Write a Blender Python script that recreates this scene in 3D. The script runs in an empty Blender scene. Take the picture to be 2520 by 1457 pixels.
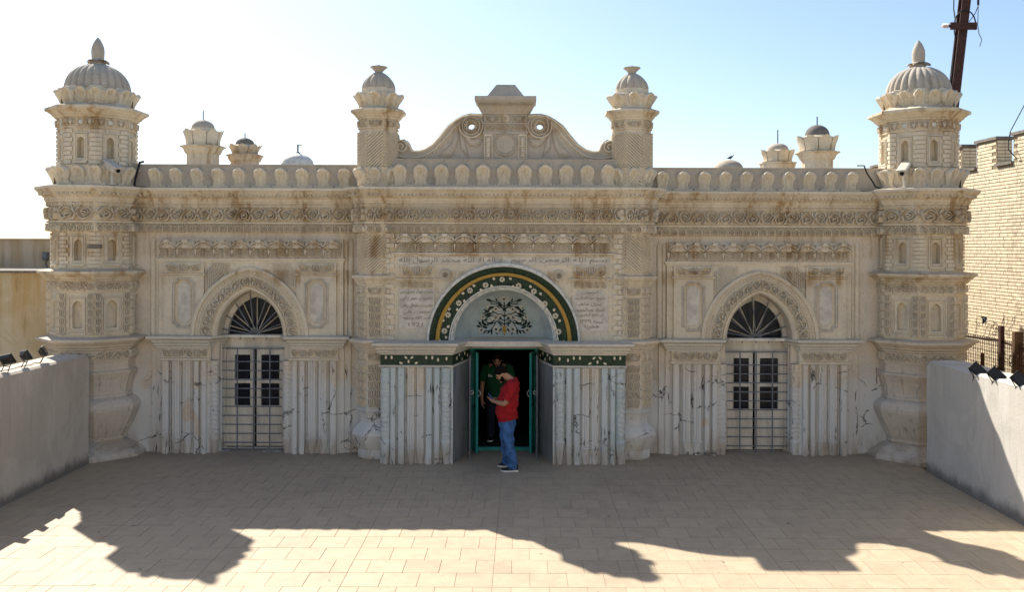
import bpy, math, random
from mathutils import Matrix, Vector
random.seed(7)
R = math.radians
pi = math.pi
scene = bpy.context.scene
col = scene.collection

# ------------------------------------------------------------------ camera
CX, CD, CH, FPX = 0.295, 15.37, 3.57, 2172.0      # camera x, distance to the main wall, eye height, focal length at 2520 px width
cam_d = bpy.data.cameras.new('camera')
cam_d.sensor_width = 36.0
cam_d.lens = 36.0 * FPX / 2520.0
cam_d.shift_x = -23.0 / 2520.0
cam_d.shift_y = -118.5 / 2520.0
cam_d.clip_end = 3000
cam = bpy.data.objects.new('camera', cam_d)
cam.location = (CX, -CD, CH)
cam.rotation_euler = (R(90), R(-0.2), 0)
col.objects.link(cam)
scene.camera = cam

# ------------------------------------------------------------------ sky, sun, exposure
SUNV = Vector((0.575, -0.84, -1.0)).normalized()
elev = math.asin(-SUNV.z)
azim = math.atan2(-SUNV.x, -SUNV.y)               # from +Y towards +X
world = bpy.data.worlds.new('World')
scene.world = world
world.use_nodes = True
wn = world.node_tree.nodes
wl = world.node_tree.links
wn.clear()
sky = wn.new('ShaderNodeTexSky')
sky.sky_type = 'NISHITA'
sky.sun_disc = False
sky.sun_elevation = elev
sky.sun_rotation = azim
sky.altitude = 300
sky.air_density = 1.0
sky.dust_density = 1.3
sky.ozone_density = 2.2
bg = wn.new('ShaderNodeBackground')
bg.inputs['Strength'].default_value = 0.088
wo = wn.new('ShaderNodeOutputWorld')
wl.new(sky.outputs[0], bg.inputs[0])
wl.new(bg.outputs[0], wo.inputs[0])
sun_d = bpy.data.lights.new('sun', 'SUN')
sun_d.energy = 4.3
sun_d.angle = R(0.53)
sun_d.color = (1.0, 0.95, 0.86)
sun = bpy.data.objects.new('sun', sun_d)
sun.rotation_euler = SUNV.to_track_quat('-Z', 'Y').to_euler()
sun.location = (-20, 30, 40)
col.objects.link(sun)
vs = scene.view_settings
vs.view_transform = 'Standard'
vs.look = 'None'
vs.gamma = 1.0
vs.use_curve_mapping = False
vs.exposure = 1.08

# ------------------------------------------------------------------ materials
def new_mat(name):
    m = bpy.data.materials.new(name)
    m.use_nodes = True
    nt = m.node_tree
    b = nt.nodes['Principled BSDF']
    b.inputs['Roughness'].default_value = 0.85
    b.inputs['Specular IOR Level'].default_value = 0.25
    return m, nt, b

class NT:
    """tiny node helper"""
    def __init__(s, nt):
        s.nt = nt
    def n(s, t, **kw):
        x = s.nt.nodes.new(t)
        for k, v in kw.items():
            setattr(x, k, v)
        return x
    def l(s, a, b):
        s.nt.links.new(a, b)
    def pos(s, scale=(1, 1, 1), loc=(0, 0, 0)):
        g = s.n('ShaderNodeNewGeometry')
        mp = s.n('ShaderNodeMapping')
        mp.inputs['Scale'].default_value = scale
        mp.inputs['Location'].default_value = loc
        s.l(g.outputs['Position'], mp.inputs['Vector'])
        return mp.outputs[0]
    def noise(s, vec, scale, detail=4, rough=0.6, dist=0.0):
        x = s.n('ShaderNodeTexNoise')
        x.inputs['Scale'].default_value = scale
        x.inputs['Detail'].default_value = detail
        x.inputs['Roughness'].default_value = rough
        x.inputs['Distortion'].default_value = dist
        s.l(vec, x.inputs['Vector'])
        return x.outputs['Fac']
    def ramp(s, fac, a, b):
        x = s.n('ShaderNodeMapRange')
        x.interpolation_type = 'SMOOTHSTEP'
        x.inputs['From Min'].default_value = a
        x.inputs['From Max'].default_value = b
        s.l(fac, x.inputs['Value'])
        return x.outputs[0]
    def math(s, op, a, b=None, c=None):
        x = s.n('ShaderNodeMath', operation=op)
        for i, v in enumerate((a, b, c)):
            if v is None:
                continue
            if isinstance(v, (int, float)):
                x.inputs[i].default_value = v
            else:
                s.l(v, x.inputs[i])
        return x.outputs[0]
    def mix(s, fac, a, b, mode='MIX'):
        x = s.n('ShaderNodeMix', data_type='RGBA', blend_type=mode)
        if isinstance(fac, (int, float)):
            x.inputs[0].default_value = fac
        else:
            s.l(fac, x.inputs[0])
        for i, v in ((6, a), (7, b)):
            if isinstance(v, tuple):
                x.inputs[i].default_value = v + (1,) if len(v) == 3 else v
            else:
                s.l(v, x.inputs[i])
        return x.outputs[2]
    def bump(s, h, strength, dist, bsdf):
        x = s.n('ShaderNodeBump')
        x.inputs['Strength'].default_value = strength
        x.inputs['Distance'].default_value = dist
        s.l(h, x.inputs['Height'])
        s.l(x.outputs[0], bsdf.inputs['Normal'])
    def zed(s):
        g = s.n('ShaderNodeNewGeometry')
        x = s.n('ShaderNodeSeparateXYZ')
        s.l(g.outputs['Position'], x.inputs[0])
        return x.outputs

def band(t, z, a0, a1, b0, b1):
    return t.math('MULTIPLY', t.ramp(z, a0, a1), t.math('SUBTRACT', 1.0, t.ramp(z, b0, b1)))

def plaster(name, base, alt, amber=1.0, paint=0.0, cracks=0.0, rough=0.9, grime=0.5):
    m, nt, b = new_mat(name)
    t = NT(nt)
    xyz = t.zed()
    big = t.noise(t.pos(), 1.3, 5, 0.6, 0.4)
    c = t.mix(t.ramp(big, 0.35, 0.68), base, alt)
    # fine mottling of the lime wash
    fine = t.noise(t.pos(), 22, 5, 0.7)
    c = t.mix(t.math('MULTIPLY', t.ramp(fine, 0.46, 0.72), 0.5), c, (base[0] * .62, base[1] * .58, base[2] * .54))
    # rain streaks, narrow and tall
    st = t.noise(t.pos((1, 1, .09)), 9, 6, 0.65, 0.2)
    st2 = t.noise(t.pos((1, 1, .25), (5, 3, 0)), 2.2, 4, 0.6)
    s = t.math('MULTIPLY', t.ramp(st, 0.46, 0.62), t.ramp(st2, 0.38, 0.62))
    zone = t.math('MAXIMUM', t.math('MAXIMUM', band(t, xyz[2], 3.9, 4.1, 4.52, 4.56), band(t, xyz[2], 5.45, 5.6, 6.0, 6.1)),
                  t.math('MAXIMUM', band(t, xyz[2], 3.35, 3.45, 3.75, 3.9), band(t, xyz[2], 2.85, 3.0, 3.15, 3.2)))
    s2 = t.math('MULTIPLY', s, t.math('ADD', t.math('MULTIPLY', zone, 0.68), 0.10))
    c = t.mix(t.math('MULTIPLY', s2, amber), c, (0.28, 0.145, 0.04))
    wash = t.math('MULTIPLY', t.math('MULTIPLY', zone, t.ramp(st2, 0.32, 0.6)), 0.26 * amber)
    c = t.mix(wash, c, (0.42, 0.285, 0.125))
    # grey lichen / soot patches
    g1 = t.noise(t.pos((1, 1, .5), (9, 1, 4)), 3.1, 7, 0.7, 0.6)
    c = t.mix(t.math('MULTIPLY', t.ramp(g1, 0.56, 0.72), grime), c, (0.20, 0.175, 0.15))
    if paint:
        # patchy bluish white repaint of the lower walls
        p1 = t.noise(t.pos((1, 1, .7), (2, 7, 1)), 1.9, 3, 0.5, 0.3)
        low = t.math('SUBTRACT', 1.0, t.ramp(xyz[2], 0.9, 1.75))
        pm = t.math('MULTIPLY', t.ramp(t.math('ADD', p1, t.math('MULTIPLY', low, 0.22)), 0.52, 0.58), t.math('MULTIPLY', low, paint))
        c = t.mix(pm, c, (0.655, 0.67, 0.65))
        p2 = t.noise(t.pos((1, 1, .35), (12, 7, 1)), 3.0, 5, 0.6)
        low2 = t.math('SUBTRACT', 1.0, t.ramp(xyz[2], 0.05, 0.5))
        c = t.mix(t.math('MULTIPLY', t.math('MULTIPLY', low2, t.ramp(p2, 0.4, 0.6)), 0.55), c, (0.33, 0.235, 0.14))
    h = t.math('ADD', t.math('MULTIPLY', fine, 0.6), t.math('MULTIPLY', g1, 0.5))
    if cracks:
        wv = t.n('ShaderNodeTexNoise')
        wv.inputs['Scale'].default_value = 3.5
        wv.inputs['Detail'].default_value = 8
        wv.inputs['Roughness'].default_value = .72
        t.l(t.pos((1, 1, 1)), wv.inputs['Vector'])
        va = t.n('ShaderNodeVectorMath', operation='MULTIPLY_ADD')
        t.l(wv.outputs['Color'], va.inputs[0])
        va.inputs[1].default_value = (.42, .42, .42)
        t.l(t.pos((1.25, .6, 1.9)), va.inputs[2])
        vo = t.n('ShaderNodeTexVoronoi', feature='DISTANCE_TO_EDGE')
        vo.inputs['Scale'].default_value = 1.25
        t.l(va.outputs[0], vo.inputs['Vector'])
        gate = t.ramp(t.noise(t.pos((1, 1, 1), (7, 0, 0)), 2.0, 3), 0.52, 0.60)
        wdt = t.math('MULTIPLY', t.noise(t.pos((1, 1, 1), (0, 2, 0)), 13, 5, .75), 0.026)
        cm = t.math('MULTIPLY', t.math('LESS_THAN', vo.outputs['Distance'], wdt), gate)
        # flaked vertical scars
        f1 = t.noise(t.pos((1, 1, .16), (1, 4, 2)), 13, 5, 0.65, 0.5)
        f2 = t.noise(t.pos((1, 1, .8), (8, 4, 2)), 2.4, 3)
        fl = t.math('MULTIPLY', t.ramp(f1, 0.60, 0.63), t.ramp(f2, 0.49, 0.56))
        lowc = t.math('SUBTRACT', 1.0, t.ramp(xyz[2], 1.45, 1.6))
        cm = t.math('MULTIPLY', t.math('MAXIMUM', cm, fl), lowc)
        c = t.mix(t.math('MULTIPLY', cm, cracks * .9), c, (0.055, 0.052, 0.05))
        h = t.math('SUBTRACT', h, t.math('MULTIPLY', cm, 1.5))
    nt.links.new(c, b.inputs['Base Color'])
    b.inputs['Roughness'].default_value = rough
    t.bump(h, 0.45, 0.012, b)
    return m

def plain(name, colr, rough=0.7, var=0.25, scale=8.0, bump=0.25, metal=0.0, bdist=0.004, stretch=(1, 1, 1), spec=0.3, objvar=0.0):
    m, nt, b = new_mat(name)
    t = NT(nt)
    nz = t.noise(t.pos(stretch), scale, 5, 0.65, 0.2)
    c = t.mix(t.math('MULTIPLY', t.ramp(nz, 0.35, 0.7), 1.0), tuple(x * (1 + var * .5) for x in colr), tuple(x * (1 - var) for x in colr))
    if objvar:
        oi = t.n('ShaderNodeObjectInfo')
        hv = t.n('ShaderNodeHueSaturation')
        t.l(c, hv.inputs['Color'])
        t.l(t.math('ADD', 1 - objvar / 2, t.math('MULTIPLY', oi.outputs['Random'], objvar)), hv.inputs['Value'])
        c = hv.outputs[0]
    nt.links.new(c, b.inputs['Base Color'])
    b.inputs['Roughness'].default_value = rough
    b.inputs['Metallic'].default_value = metal
    b.inputs['Specular IOR Level'].default_value = spec
    if bump:
        t.bump(nz, bump, bdist, b)
    return m

MAT = {}
MAT['stone'] = plaster('carved_plaster', (0.73, 0.635, 0.475), (0.63, 0.55, 0.42), 1.0, 0.0, 0.0, grime=0.4)
MAT['relief'] = plaster('relief_plaster', (0.75, 0.66, 0.51), (0.65, 0.57, 0.44), 1.0, 0.0, 0.0, grime=0.35)
MAT['ground'] = plaster('relief_ground', (0.40, 0.315, 0.215), (0.34, 0.27, 0.19), 1.0, 0.0, 0.0, grime=0.6)
MAT['dome'] = plaster('dome_plaster', (0.50, 0.435, 0.345), (0.42, 0.37, 0.30), 0.5, 0.0, 0.0, grime=0.6)
MAT['low'] = plaster('lower_plaster', (0.70, 0.60, 0.465), (0.62, 0.54, 0.425), 0.7, 0.75, 1.0, grime=0.35)
MAT['vase'] = plaster('vase_plaster', (0.64, 0.535, 0.405), (0.57, 0.49, 0.385), 0.9, 0.22, 0.35, grime=0.4)
MAT['marble'] = plaster('painted_marble', (0.54, 0.59, 0.565), (0.44, 0.50, 0.49), 0.35, 0.5, 1.0, grime=0.35)
MAT['ledge'] = plaster('ledge_plaster', (0.66, 0.60, 0.49), (0.57, 0.525, 0.44), 0.6, 0.2, 0.0, grime=0.45)
MAT['slab'] = plain('grey_reveal', (0.27, 0.28, 0.27), 0.6, 0.35, 3.0, stretch=(1, 1, .3))
MAT['white'] = plain('white_paint', (0.62, 0.61, 0.55), 0.7, 0.25, 14)
MAT['tymp'] = plain('pale_blue_paint', (0.40, 0.46, 0.45), 0.7, 0.2, 3)
MAT['green'] = plain('dark_green_paint', (0.020, 0.042, 0.020), 0.55, 0.5, 25, bump=0.6, bdist=.01)
MAT['leafgreen'] = plain('leaf_green_paint', (0.008, 0.02, 0.012), 0.6, 0.3, 20)
MAT['gold'] = plain('ochre_paint', (0.42, 0.245, 0.045), 0.6, 0.3, 30, bump=.5)
MAT['petal'] = plain('cream_petal', (0.74, 0.64, 0.46), 0.7, 0.2, 20)
MAT['petaldim'] = plain('faded_petal', (0.60, 0.58, 0.50), 0.7, 0.25, 20)
MAT['dark'] = plain('black_centre', (0.015, 0.015, 0.015), 0.6, 0.2)
MAT['teal'] = plain('teal_paint', (0.010, 0.25, 0.22), 0.4, 0.25, 6)
MAT['letter'] = plain('incised_letter', (0.31, 0.26, 0.20), 0.9, 0.3, 20)
MAT['tablet'] = plain('tablet_plaster', (0.60, 0.545, 0.455), 0.9, 0.22, 6)
MAT['wood'] = plain('painted_door_wood', (0.66, 0.605, 0.51), 0.6, 0.25, 5, stretch=(1, 1, .2))
MAT['iron'] = plain('grey_iron', (0.15, 0.165, 0.18), 0.5, 0.3, 12)
MAT['cream'] = plain('cream_bar', (0.58, 0.50, 0.36), 0.6, 0.2, 12)
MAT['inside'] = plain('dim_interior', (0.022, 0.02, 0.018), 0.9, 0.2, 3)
MAT['roof'] = plain('roof_screed', (0.32, 0.29, 0.25), 0.95, 0.3, 2)
MAT['black'] = plain('black_metal', (0.018, 0.018, 0.02), 0.5, 0.2, 10)
MAT['cable'] = plain('black_cable', (0.02, 0.02, 0.02), 0.6, 0.2, 10, bump=0)
MAT['rust'] = plain('rusty_steel', (0.065, 0.028, 0.020), 0.75, 0.4, 14)
MAT['oldwood'] = plain('weathered_wood', (0.13, 0.07, 0.035), 0.9, 0.4, 14, stretch=(1, 1, .15))
MAT['cap'] = plain('grey_coping', (0.19, 0.165, 0.135), 0.9, 0.3, 8)
MAT['brick'] = plain('buff_brick', (0.70, 0.585, 0.40), 0.9, 0.18, 9, objvar=0.34)
MAT['mortar'] = plain('brown_mortar', (0.27, 0.205, 0.13), 0.95, 0.25, 12)
def tile_mat():
    m, nt, b = new_mat('courtyard_tile')
    t = NT(nt)
    oi = t.n('ShaderNodeObjectInfo')
    fine = t.noise(t.pos(), 5.0, 6, .7, .4)
    c = t.mix(t.ramp(fine, .35, .7), (.485, .385, .262), (.42, .33, .225))
    vein = t.noise(t.pos((1, 2.4, 1)), 9, 6, .75, 1.2)
    c = t.mix(t.math('MULTIPLY', t.ramp(vein, .58, .70), .35), c, (.56, .465, .345))
    st = t.noise(t.pos((1, 1, 1), (3, 1, 0)), .55, 6, .68, .5)
    c = t.mix(t.math('MULTIPLY', t.ramp(st, .50, .68), .38), c, (.30, .235, .165))
    sp = t.noise(t.pos(), 60, 4, .7)
    c = t.mix(t.math('MULTIPLY', t.ramp(sp, .58, .72), .25), c, (.26, .205, .15))
    dk = t.noise(t.pos((1, 1, 1), (7, 5, 0)), 7, 2, .5)
    c = t.mix(t.math('MULTIPLY', t.ramp(dk, .735, .75), .7), c, (.10, .085, .065))
    # dirt drifted along the foot of the front
    xyz = t.zed()
    foot = t.ramp(t.math('ADD', xyz[1], t.math('MULTIPLY', t.noise(t.pos(), 2.2, 6, .7), 1.1)), -.75, .55)
    c = t.mix(t.math('MULTIPLY', foot, .35), c, (.25, .20, .15))
    hv = t.n('ShaderNodeHueSaturation')
    t.l(c, hv.inputs['Color'])
    t.l(t.math('ADD', .955, t.math('MULTIPLY', oi.outputs['Random'], .09)), hv.inputs['Value'])
    nt.links.new(hv.outputs[0], b.inputs['Base Color'])
    b.inputs['Roughness'].default_value = .62
    t.bump(t.math('ADD', fine, t.math('MULTIPLY', sp, .4)), .2, .004, b)
    return m
MAT['tile'] = tile_mat()
MAT['grout'] = plain('tile_grout', (0.36, 0.29, 0.215), 0.95, 0.2, 6)
MAT['earth'] = plain('dusty_ground', (0.33, 0.27, 0.20), 0.95, 0.25, 1.2)
MAT['camera'] = plain('beige_housing', (0.55, 0.50, 0.41), 0.5, 0.15, 10)
MAT['insul'] = plain('porcelain', (0.62, 0.55, 0.47), 0.3, 0.1, 10)
MAT['skin'] = plain('skin', (0.40, 0.215, 0.13), 0.55, 0.12, 25, bump=.1)
MAT['hair'] = plain('dark_hair', (0.010, 0.008, 0.007), 0.9, 0.3, 60, bump=.8, spec=.04)
MAT['redcloth'] = plain('red_cotton', (0.32, 0.008, 0.012), 0.85, 0.25, 7, bump=.6, bdist=.02)
MAT['greencloth'] = plain('green_cotton', (0.004, 0.055, 0.018), 0.85, 0.25, 7, bump=.5, bdist=.02)
MAT['denim'] = plain('blue_denim', (0.05, 0.13, 0.30), 0.85, 0.45, 11, bump=.7, bdist=.02)
MAT['navy'] = plain('dark_trousers', (0.012, 0.016, 0.03), 0.85, 0.3, 10)
MAT['shoe'] = plain('black_shoe', (0.012, 0.012, 0.014), 0.6, 0.2, 20)
MAT['sole'] = plain('white_sole', (0.75, 0.75, 0.72), 0.6, 0.1, 20)
MAT['phone'] = plain('blue_phone', (0.02, 0.06, 0.32), 0.3, 0.1, 10)
MAT['bird'] = plain('pigeon_feather', (0.06, 0.058, 0.06), 0.7, 0.3, 30)
MAT['darkdome'] = plaster('blackened_plaster', (0.20, 0.18, 0.15), (0.12, 0.11, 0.10), 0.2, 0, 0, grime=.9)

def streaky_wall(name, a, bcol, stain, topz, grey_foot=True, amount=1.0):
    """limewashed wall with long ochre run marks from its coping"""
    m, nt, b = new_mat(name)
    t = NT(nt)
    xyz = t.zed()
    big = t.noise(t.pos(), 1.1, 7, .65, .5)
    c = t.mix(t.ramp(big, .44, .56), a, bcol)
    run = t.noise(t.pos((1, 1, .06)), 3.3, 6, .65)
    run2 = t.noise(t.pos((1, 1, .12), (4, 4, 0)), 11, 5, .6)
    hgt = t.ramp(xyz[2], topz - 1.6, topz)
    c = t.mix(t.math('MULTIPLY', t.ramp(run, .42, .62), t.math('ADD', t.math('MULTIPLY', hgt, .6 * amount), .12 * amount)), c, stain)
    c = t.mix(t.math('MULTIPLY', t.ramp(run2, .56, .66), .35 * amount), c, tuple(x * .55 for x in stain))
    sp = t.noise(t.pos(), 26, 6, .75)
    c = t.mix(t.math('MULTIPLY', t.ramp(sp, .5, .7), .22), c, tuple(x * .6 for x in a))
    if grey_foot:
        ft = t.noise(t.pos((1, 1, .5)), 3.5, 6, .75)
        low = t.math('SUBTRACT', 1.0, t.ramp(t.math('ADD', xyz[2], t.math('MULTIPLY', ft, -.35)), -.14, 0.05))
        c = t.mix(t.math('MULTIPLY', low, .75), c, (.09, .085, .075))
    nt.links.new(c, b.inputs['Base Color'])
    b.inputs['Roughness'].default_value = .92
    t.bump(t.math('ADD', sp, big), .4, .012, b)
    return m
MAT['yard'] = streaky_wall('courtyard_render', (0.64, 0.565, 0.46), (0.56, 0.49, 0.40), (0.46, 0.38, 0.28), 1.8, True, .55)
MAT['yardpale'] = streaky_wall('pale_courtyard_render', (0.62, 0.58, 0.51), (0.55, 0.515, 0.45), (0.44, 0.39, 0.31), 1.8, True, .5)
MAT['neigh'] = streaky_wall('ochre_stained_render', (0.64, 0.53, 0.35), (0.56, 0.44, 0.26), (0.50, 0.30, 0.09), 3.1, False)
MAT['neighup'] = streaky_wall('stained_parapet_render', (0.66, 0.56, 0.42), (0.54, 0.45, 0.33), (0.40, 0.28, 0.15), 3.7, False)

# ------------------------------------------------------------------ mesh helper
class MB:
    def __init__(s, M=None):
        s.v, s.f, s.M = [], [], M
    def add(s, vs, fs):
        o = len(s.v)
        if s.M is not None:
            vs = [tuple(s.M @ Vector(p)) for p in vs]
        s.v.extend(vs)
        s.f.extend(tuple(i + o for i in f) for f in fs)
    def box(s, x0, x1, y0, y1, z0, z1):
        s.add([(x0, y0, z0), (x1, y0, z0), (x1, y1, z0), (x0, y1, z0), (x0, y0, z1), (x1, y0, z1), (x1, y1, z1), (x0, y1, z1)],
              [(0, 3, 2, 1), (4, 5, 6, 7), (0, 1, 5, 4), (1, 2, 6, 5), (2, 3, 7, 6), (3, 0, 4, 7)])
    def prism(s, poly, y0, y1):
        """poly in (x, z), counter-clockwise seen from the front (-y)"""
        n = len(poly)
        s.add([(x, y0, z) for x, z in poly] + [(x, y1, z) for x, z in poly],
              [tuple(range(n)), tuple(range(2 * n - 1, n - 1, -1))] + [(i, i + n, (i + 1) % n + n, (i + 1) % n) for i in range(n)])
    def vprism(s, poly, z0, z1):
        n = len(poly)
        s.add([(x, y, z0) for x, y in poly] + [(x, y, z1) for x, y in poly],
              [tuple(range(n - 1, -1, -1)), tuple(range(n, 2 * n))] + [(i, (i + 1) % n, (i + 1) % n + n, i + n) for i in range(n)])
    def rings(s, rings, closed=True, cap0=False, cap1=False):
        n = len(rings[0])
        vs = [p for r in rings for p in r]
        fs = []
        m = n if closed else n - 1
        for k in range(len(rings) - 1):
            for i in range(m):
                j = (i + 1) % n
                fs.append((k * n + i, k * n + j, (k + 1) * n + j, (k + 1) * n + i))
        if cap0:
            fs.append(tuple(range(n - 1, -1, -1)))
        if cap1:
            fs.append(tuple((len(rings) - 1) * n + i for i in range(n)))
        s.add(vs, fs)
    def lathe(s, prof, n, rot=0.0, cx=0.0, cy=0.0, rmod=None, a0=0.0, a1=2 * pi, sx=1.0, sy=1.0, cap0=True, cap1=True):
        """rot is the azimuth of the first corner, measured from -y towards +x"""
        full = abs(a1 - a0 - 2 * pi) < 1e-6
        cnt = n if full else n + 1
        rs = []
        for r, z in prof:
            ring = []
            for i in range(cnt):
                a = rot + a0 + (a1 - a0) * i / n
                q = r * (rmod(a) if rmod else 1.0)
                ring.append((cx + q * math.sin(a) * sx, cy - q * math.cos(a) * sy, z))
            rs.append(ring)
        s.rings(rs, full, cap0 and full, cap1 and full)
    def sweep(s, path, prof, closed=False):
        """prof (o, z): o is the outward offset; outward is -y for a path that runs towards +x"""
        n = len(path)
        P = [Vector(p) for p in path]
        offs = []
        for i in range(n):
            ts = []
            if i > 0 or closed:
                ts.append((P[i] - P[i - 1]).normalized())
            if i < n - 1 or closed:
                ts.append((P[(i + 1) % n] - P[i]).normalized())
            ns = [Vector((t.y, -t.x)) for t in ts]
            if len(ns) == 2:
                b = (ns[0] + ns[1])
                d = b.length
                b = b / d if d > 1e-6 else ns[0]
                b = b / max(0.35, b.dot(ns[0]))
            else:
                b = ns[0]
            offs.append(b)
        rs = []
        for i in range(n):
            rs.append([(P[i].x + offs[i].x * o, P[i].y + offs[i].y * o, z) for o, z in prof])
        if closed:
            rs.append(rs[0])
        s.rings(rs, False)
    def ridge(s, pts, w, h, taper=False, y0=0.0):
        """raised moulding along a path of (x, z) on the plane y = y0, standing out towards -y"""
        n = len(pts)
        if n < 2:
            return
        vs, fs = [], []
        for i, (x, z) in enumerate(pts):
            a = pts[max(0, i - 1)]
            b = pts[min(n - 1, i + 1)]
            dx, dz = b[0] - a[0], b[1] - a[1]
            L = math.hypot(dx, dz) or 1.0
            nx, nz = -dz / L, dx / L
            q = w / 2
            if taper:
                u = i / (n - 1)
                q *= max(0.12, math.sin(pi * min(1.0, 0.12 + u * 0.95)))
            vs += [(x + nx * q, y0, z + nz * q), (x + nx * q * .4, y0 - h, z + nz * q * .4), (x - nx * q * .4, y0 - h, z - nz * q * .4), (x - nx * q, y0, z - nz * q)]
        for i in range(n - 1):
            k = i * 4
            fs += [(k, k + 4, k + 5, k + 1), (k + 1, k + 5, k + 6, k + 2), (k + 2, k + 6, k + 7, k + 3)]
        fs += [(0, 1, 2, 3), (4 * n - 1, 4 * n - 2, 4 * n - 3, 4 * n - 4)]
        s.add(vs, fs)
    def plate(s, poly, h, y0=0.0, inset=0.75):
        """raised flat leaf: outline (x, z) with chamfered sides"""
        n = len(poly)
        cx = sum(p[0] for p in poly) / n
        cz = sum(p[1] for p in poly) / n
        vs = [(x, y0, z) for x, z in poly] + [(cx + (x - cx) * inset, y0 - h, cz + (z - cz) * inset) for x, z in poly]
        s.add(vs, [tuple(range(n, 2 * n))] + [(i, (i + 1) % n, (i + 1) % n + n, i + n) for i in range(n)])
    def tube(s, pts, r, n=6, r1=None, cap=True):
        P = [Vector(p) for p in pts]
        rs = []
        prev = None
        for i, p in enumerate(P):
            t = (P[min(i + 1, len(P) - 1)] - P[max(0, i - 1)]).normalized()
            ref = Vector((0, 0, 1)) if abs(t.z) < 0.9 else Vector((0, 1, 0))
            a = t.cross(ref).normalized() if prev is None else (prev - t * prev.dot(t)).normalized()
            prev = a
            b = t.cross(a)
            q = r if r1 is None else r + (r1 - r) * i / (len(P) - 1)
            rs.append([tuple(p + (a * math.cos(2 * pi * k / n) + b * math.sin(2 * pi * k / n)) * q) for k in range(n)])
        s.rings(rs, True, cap, cap)
    def grid(s, fn, nu, nv):
        vs = [fn(i / nu, j / nv) for j in range(nv + 1) for i in range(nu + 1)]
        s.add(vs, [(j * (nu + 1) + i, j * (nu + 1) + i + 1, (j + 1) * (nu + 1) + i + 1, (j + 1) * (nu + 1) + i) for j in range(nv) for i in range(nu)])
    def mesh(s, name, mat, smooth=False):
        me = bpy.data.meshes.new(name)
        me.from_pydata(s.v, [], s.f)
        mats = mat if isinstance(mat, (list, tuple)) else [mat]
        for q in mats:
            me.materials.append(MAT[q])
        if smooth:
            me.polygons.foreach_set('use_smooth', [True] * len(me.polygons))
            try:
                me.set_sharp_from_angle(angle=R(42))
            except Exception:
                pass
        me.update()
        return me
    def build(s, name, mat, parent=None, loc=(0, 0, 0), rz=0.0, smooth=False):
        return place(s.mesh(name, mat, smooth), name, parent, loc, rz)

def place(me, name, parent=None, loc=(0, 0, 0), rz=0.0, rot=None, sc=None):
    o = bpy.data.objects.new(name, me)
    col.objects.link(o)
    o.location = loc
    o.rotation_euler = rot if rot is not None else (0, 0, rz)
    if sc is not None:
        o.scale = sc
    if parent is not None:
        o.parent = parent
    return o

def empty(name, loc=(0, 0, 0), rz=0.0):
    o = bpy.data.objects.new(name, None)
    o.empty_display_size = 0.2
    col.objects.link(o)
    o.location = loc
    o.rotation_euler = (0, 0, rz)
    return o

def tag(o, label=None, cat=None, group=None, kind=None):
    for k, v in (('label', label), ('category', cat), ('group', group), ('kind', kind)):
        if v:
            o[k] = v
    return o

kids = {}
def copy_tree(o, parent=None, loc=None):
    c = o.copy()
    col.objects.link(c)
    if parent is not None:
        c.parent = parent
    if loc is not None:
        c.location = loc
    for ch in list(o.children):
        copy_tree(ch, c)
    return c

def face_M(a, ap, z=0.0):
    """frame of a face whose outward normal has azimuth a (from -y towards +x)"""
    return Matrix.Translation((ap * math.sin(a), -ap * math.cos(a), z)) @ Matrix.Rotation(a, 4, 'Z')

# pixel survey of the photograph (2520 px wide) onto a facade plane at depth y
def X(px, y=0.0):
    return CX + (px - 1283.0) * (CD + y) / FPX
def Z(py, y=0.0):
    return CH + (610.0 - py) * (CD + y) / FPX

# ------------------------------------------------------------------ carved motifs: lists of (path, relative width) in units of the band height
def spiral(cx, cz, r, a0, turns, n=12, sgn=1, r1=0.15):
    return [(cx + r * (1 - (1 - r1) * i / n) * math.cos(a0 + sgn * turns * 2 * pi * i / n), cz + r * (1 - (1 - r1) * i / n) * math.sin(a0 + sgn * turns * 2 * pi * i / n)) for i in range(n + 1)]
def arc(cx, cz, r, a0, a1, n=7, sz=1.0):
    return [(cx + r * math.cos(a0 + (a1 - a0) * i / n), cz + sz * r * math.sin(a0 + (a1 - a0) * i / n)) for i in range(n + 1)]
def bez(p0, p1, p2, n=5):
    return [((1 - t) ** 2 * p0[0] + 2 * t * (1 - t) * p1[0] + t * t * p2[0], (1 - t) ** 2 * p0[1] + 2 * t * (1 - t) * p1[1] + t * t * p2[1]) for t in (i / n for i in range(n + 1))]

def m_vine(flower=False):
    out = [([(u / 10, .5 + .40 * math.sin(pi * u / 10)) for u in range(0, 21)], 1.0)]
    for cx, cz, sg in ((.5, .42, 1), (1.5, .58, -1)):
        if flower:
            for k in range(8):
                a = k * pi / 4
                out.append(([(cx + .09 * math.cos(a), cz + .09 * math.sin(a)), (cx + .27 * math.cos(a), cz + .27 * math.sin(a))], 1.5))
        else:
            out.append((spiral(cx, cz, .29, pi / 2 * sg, 1.35, 13, -sg), .9))
            out.append((bez((cx - .12, cz - .05 * sg), (cx, cz + .10), (cx + .13, cz + .06 * sg), 3), 1.5))
    for u, v, du, dv in ((.02, .60, .16, .30), (.10, .42, .18, -.34), (.98, .40, -.14, -.30), (.92, .56, -.12, .34), (1.04, .62, .16, .28), (1.12, .56, .10, -.40),
                         (1.94, .42, -.12, -.32), (1.90, .60, -.16, .30), (.72, .10, .20, -.02), (1.30, .92, -.16, .0), (.28, .12, .12, .08), (1.72, .90, .14, -.08)):
        out.append((bez((u, v), (u + du * .2, v + dv * .7), (u + du, v + dv), 3), 1.35))
    return out, 2.0
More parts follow.
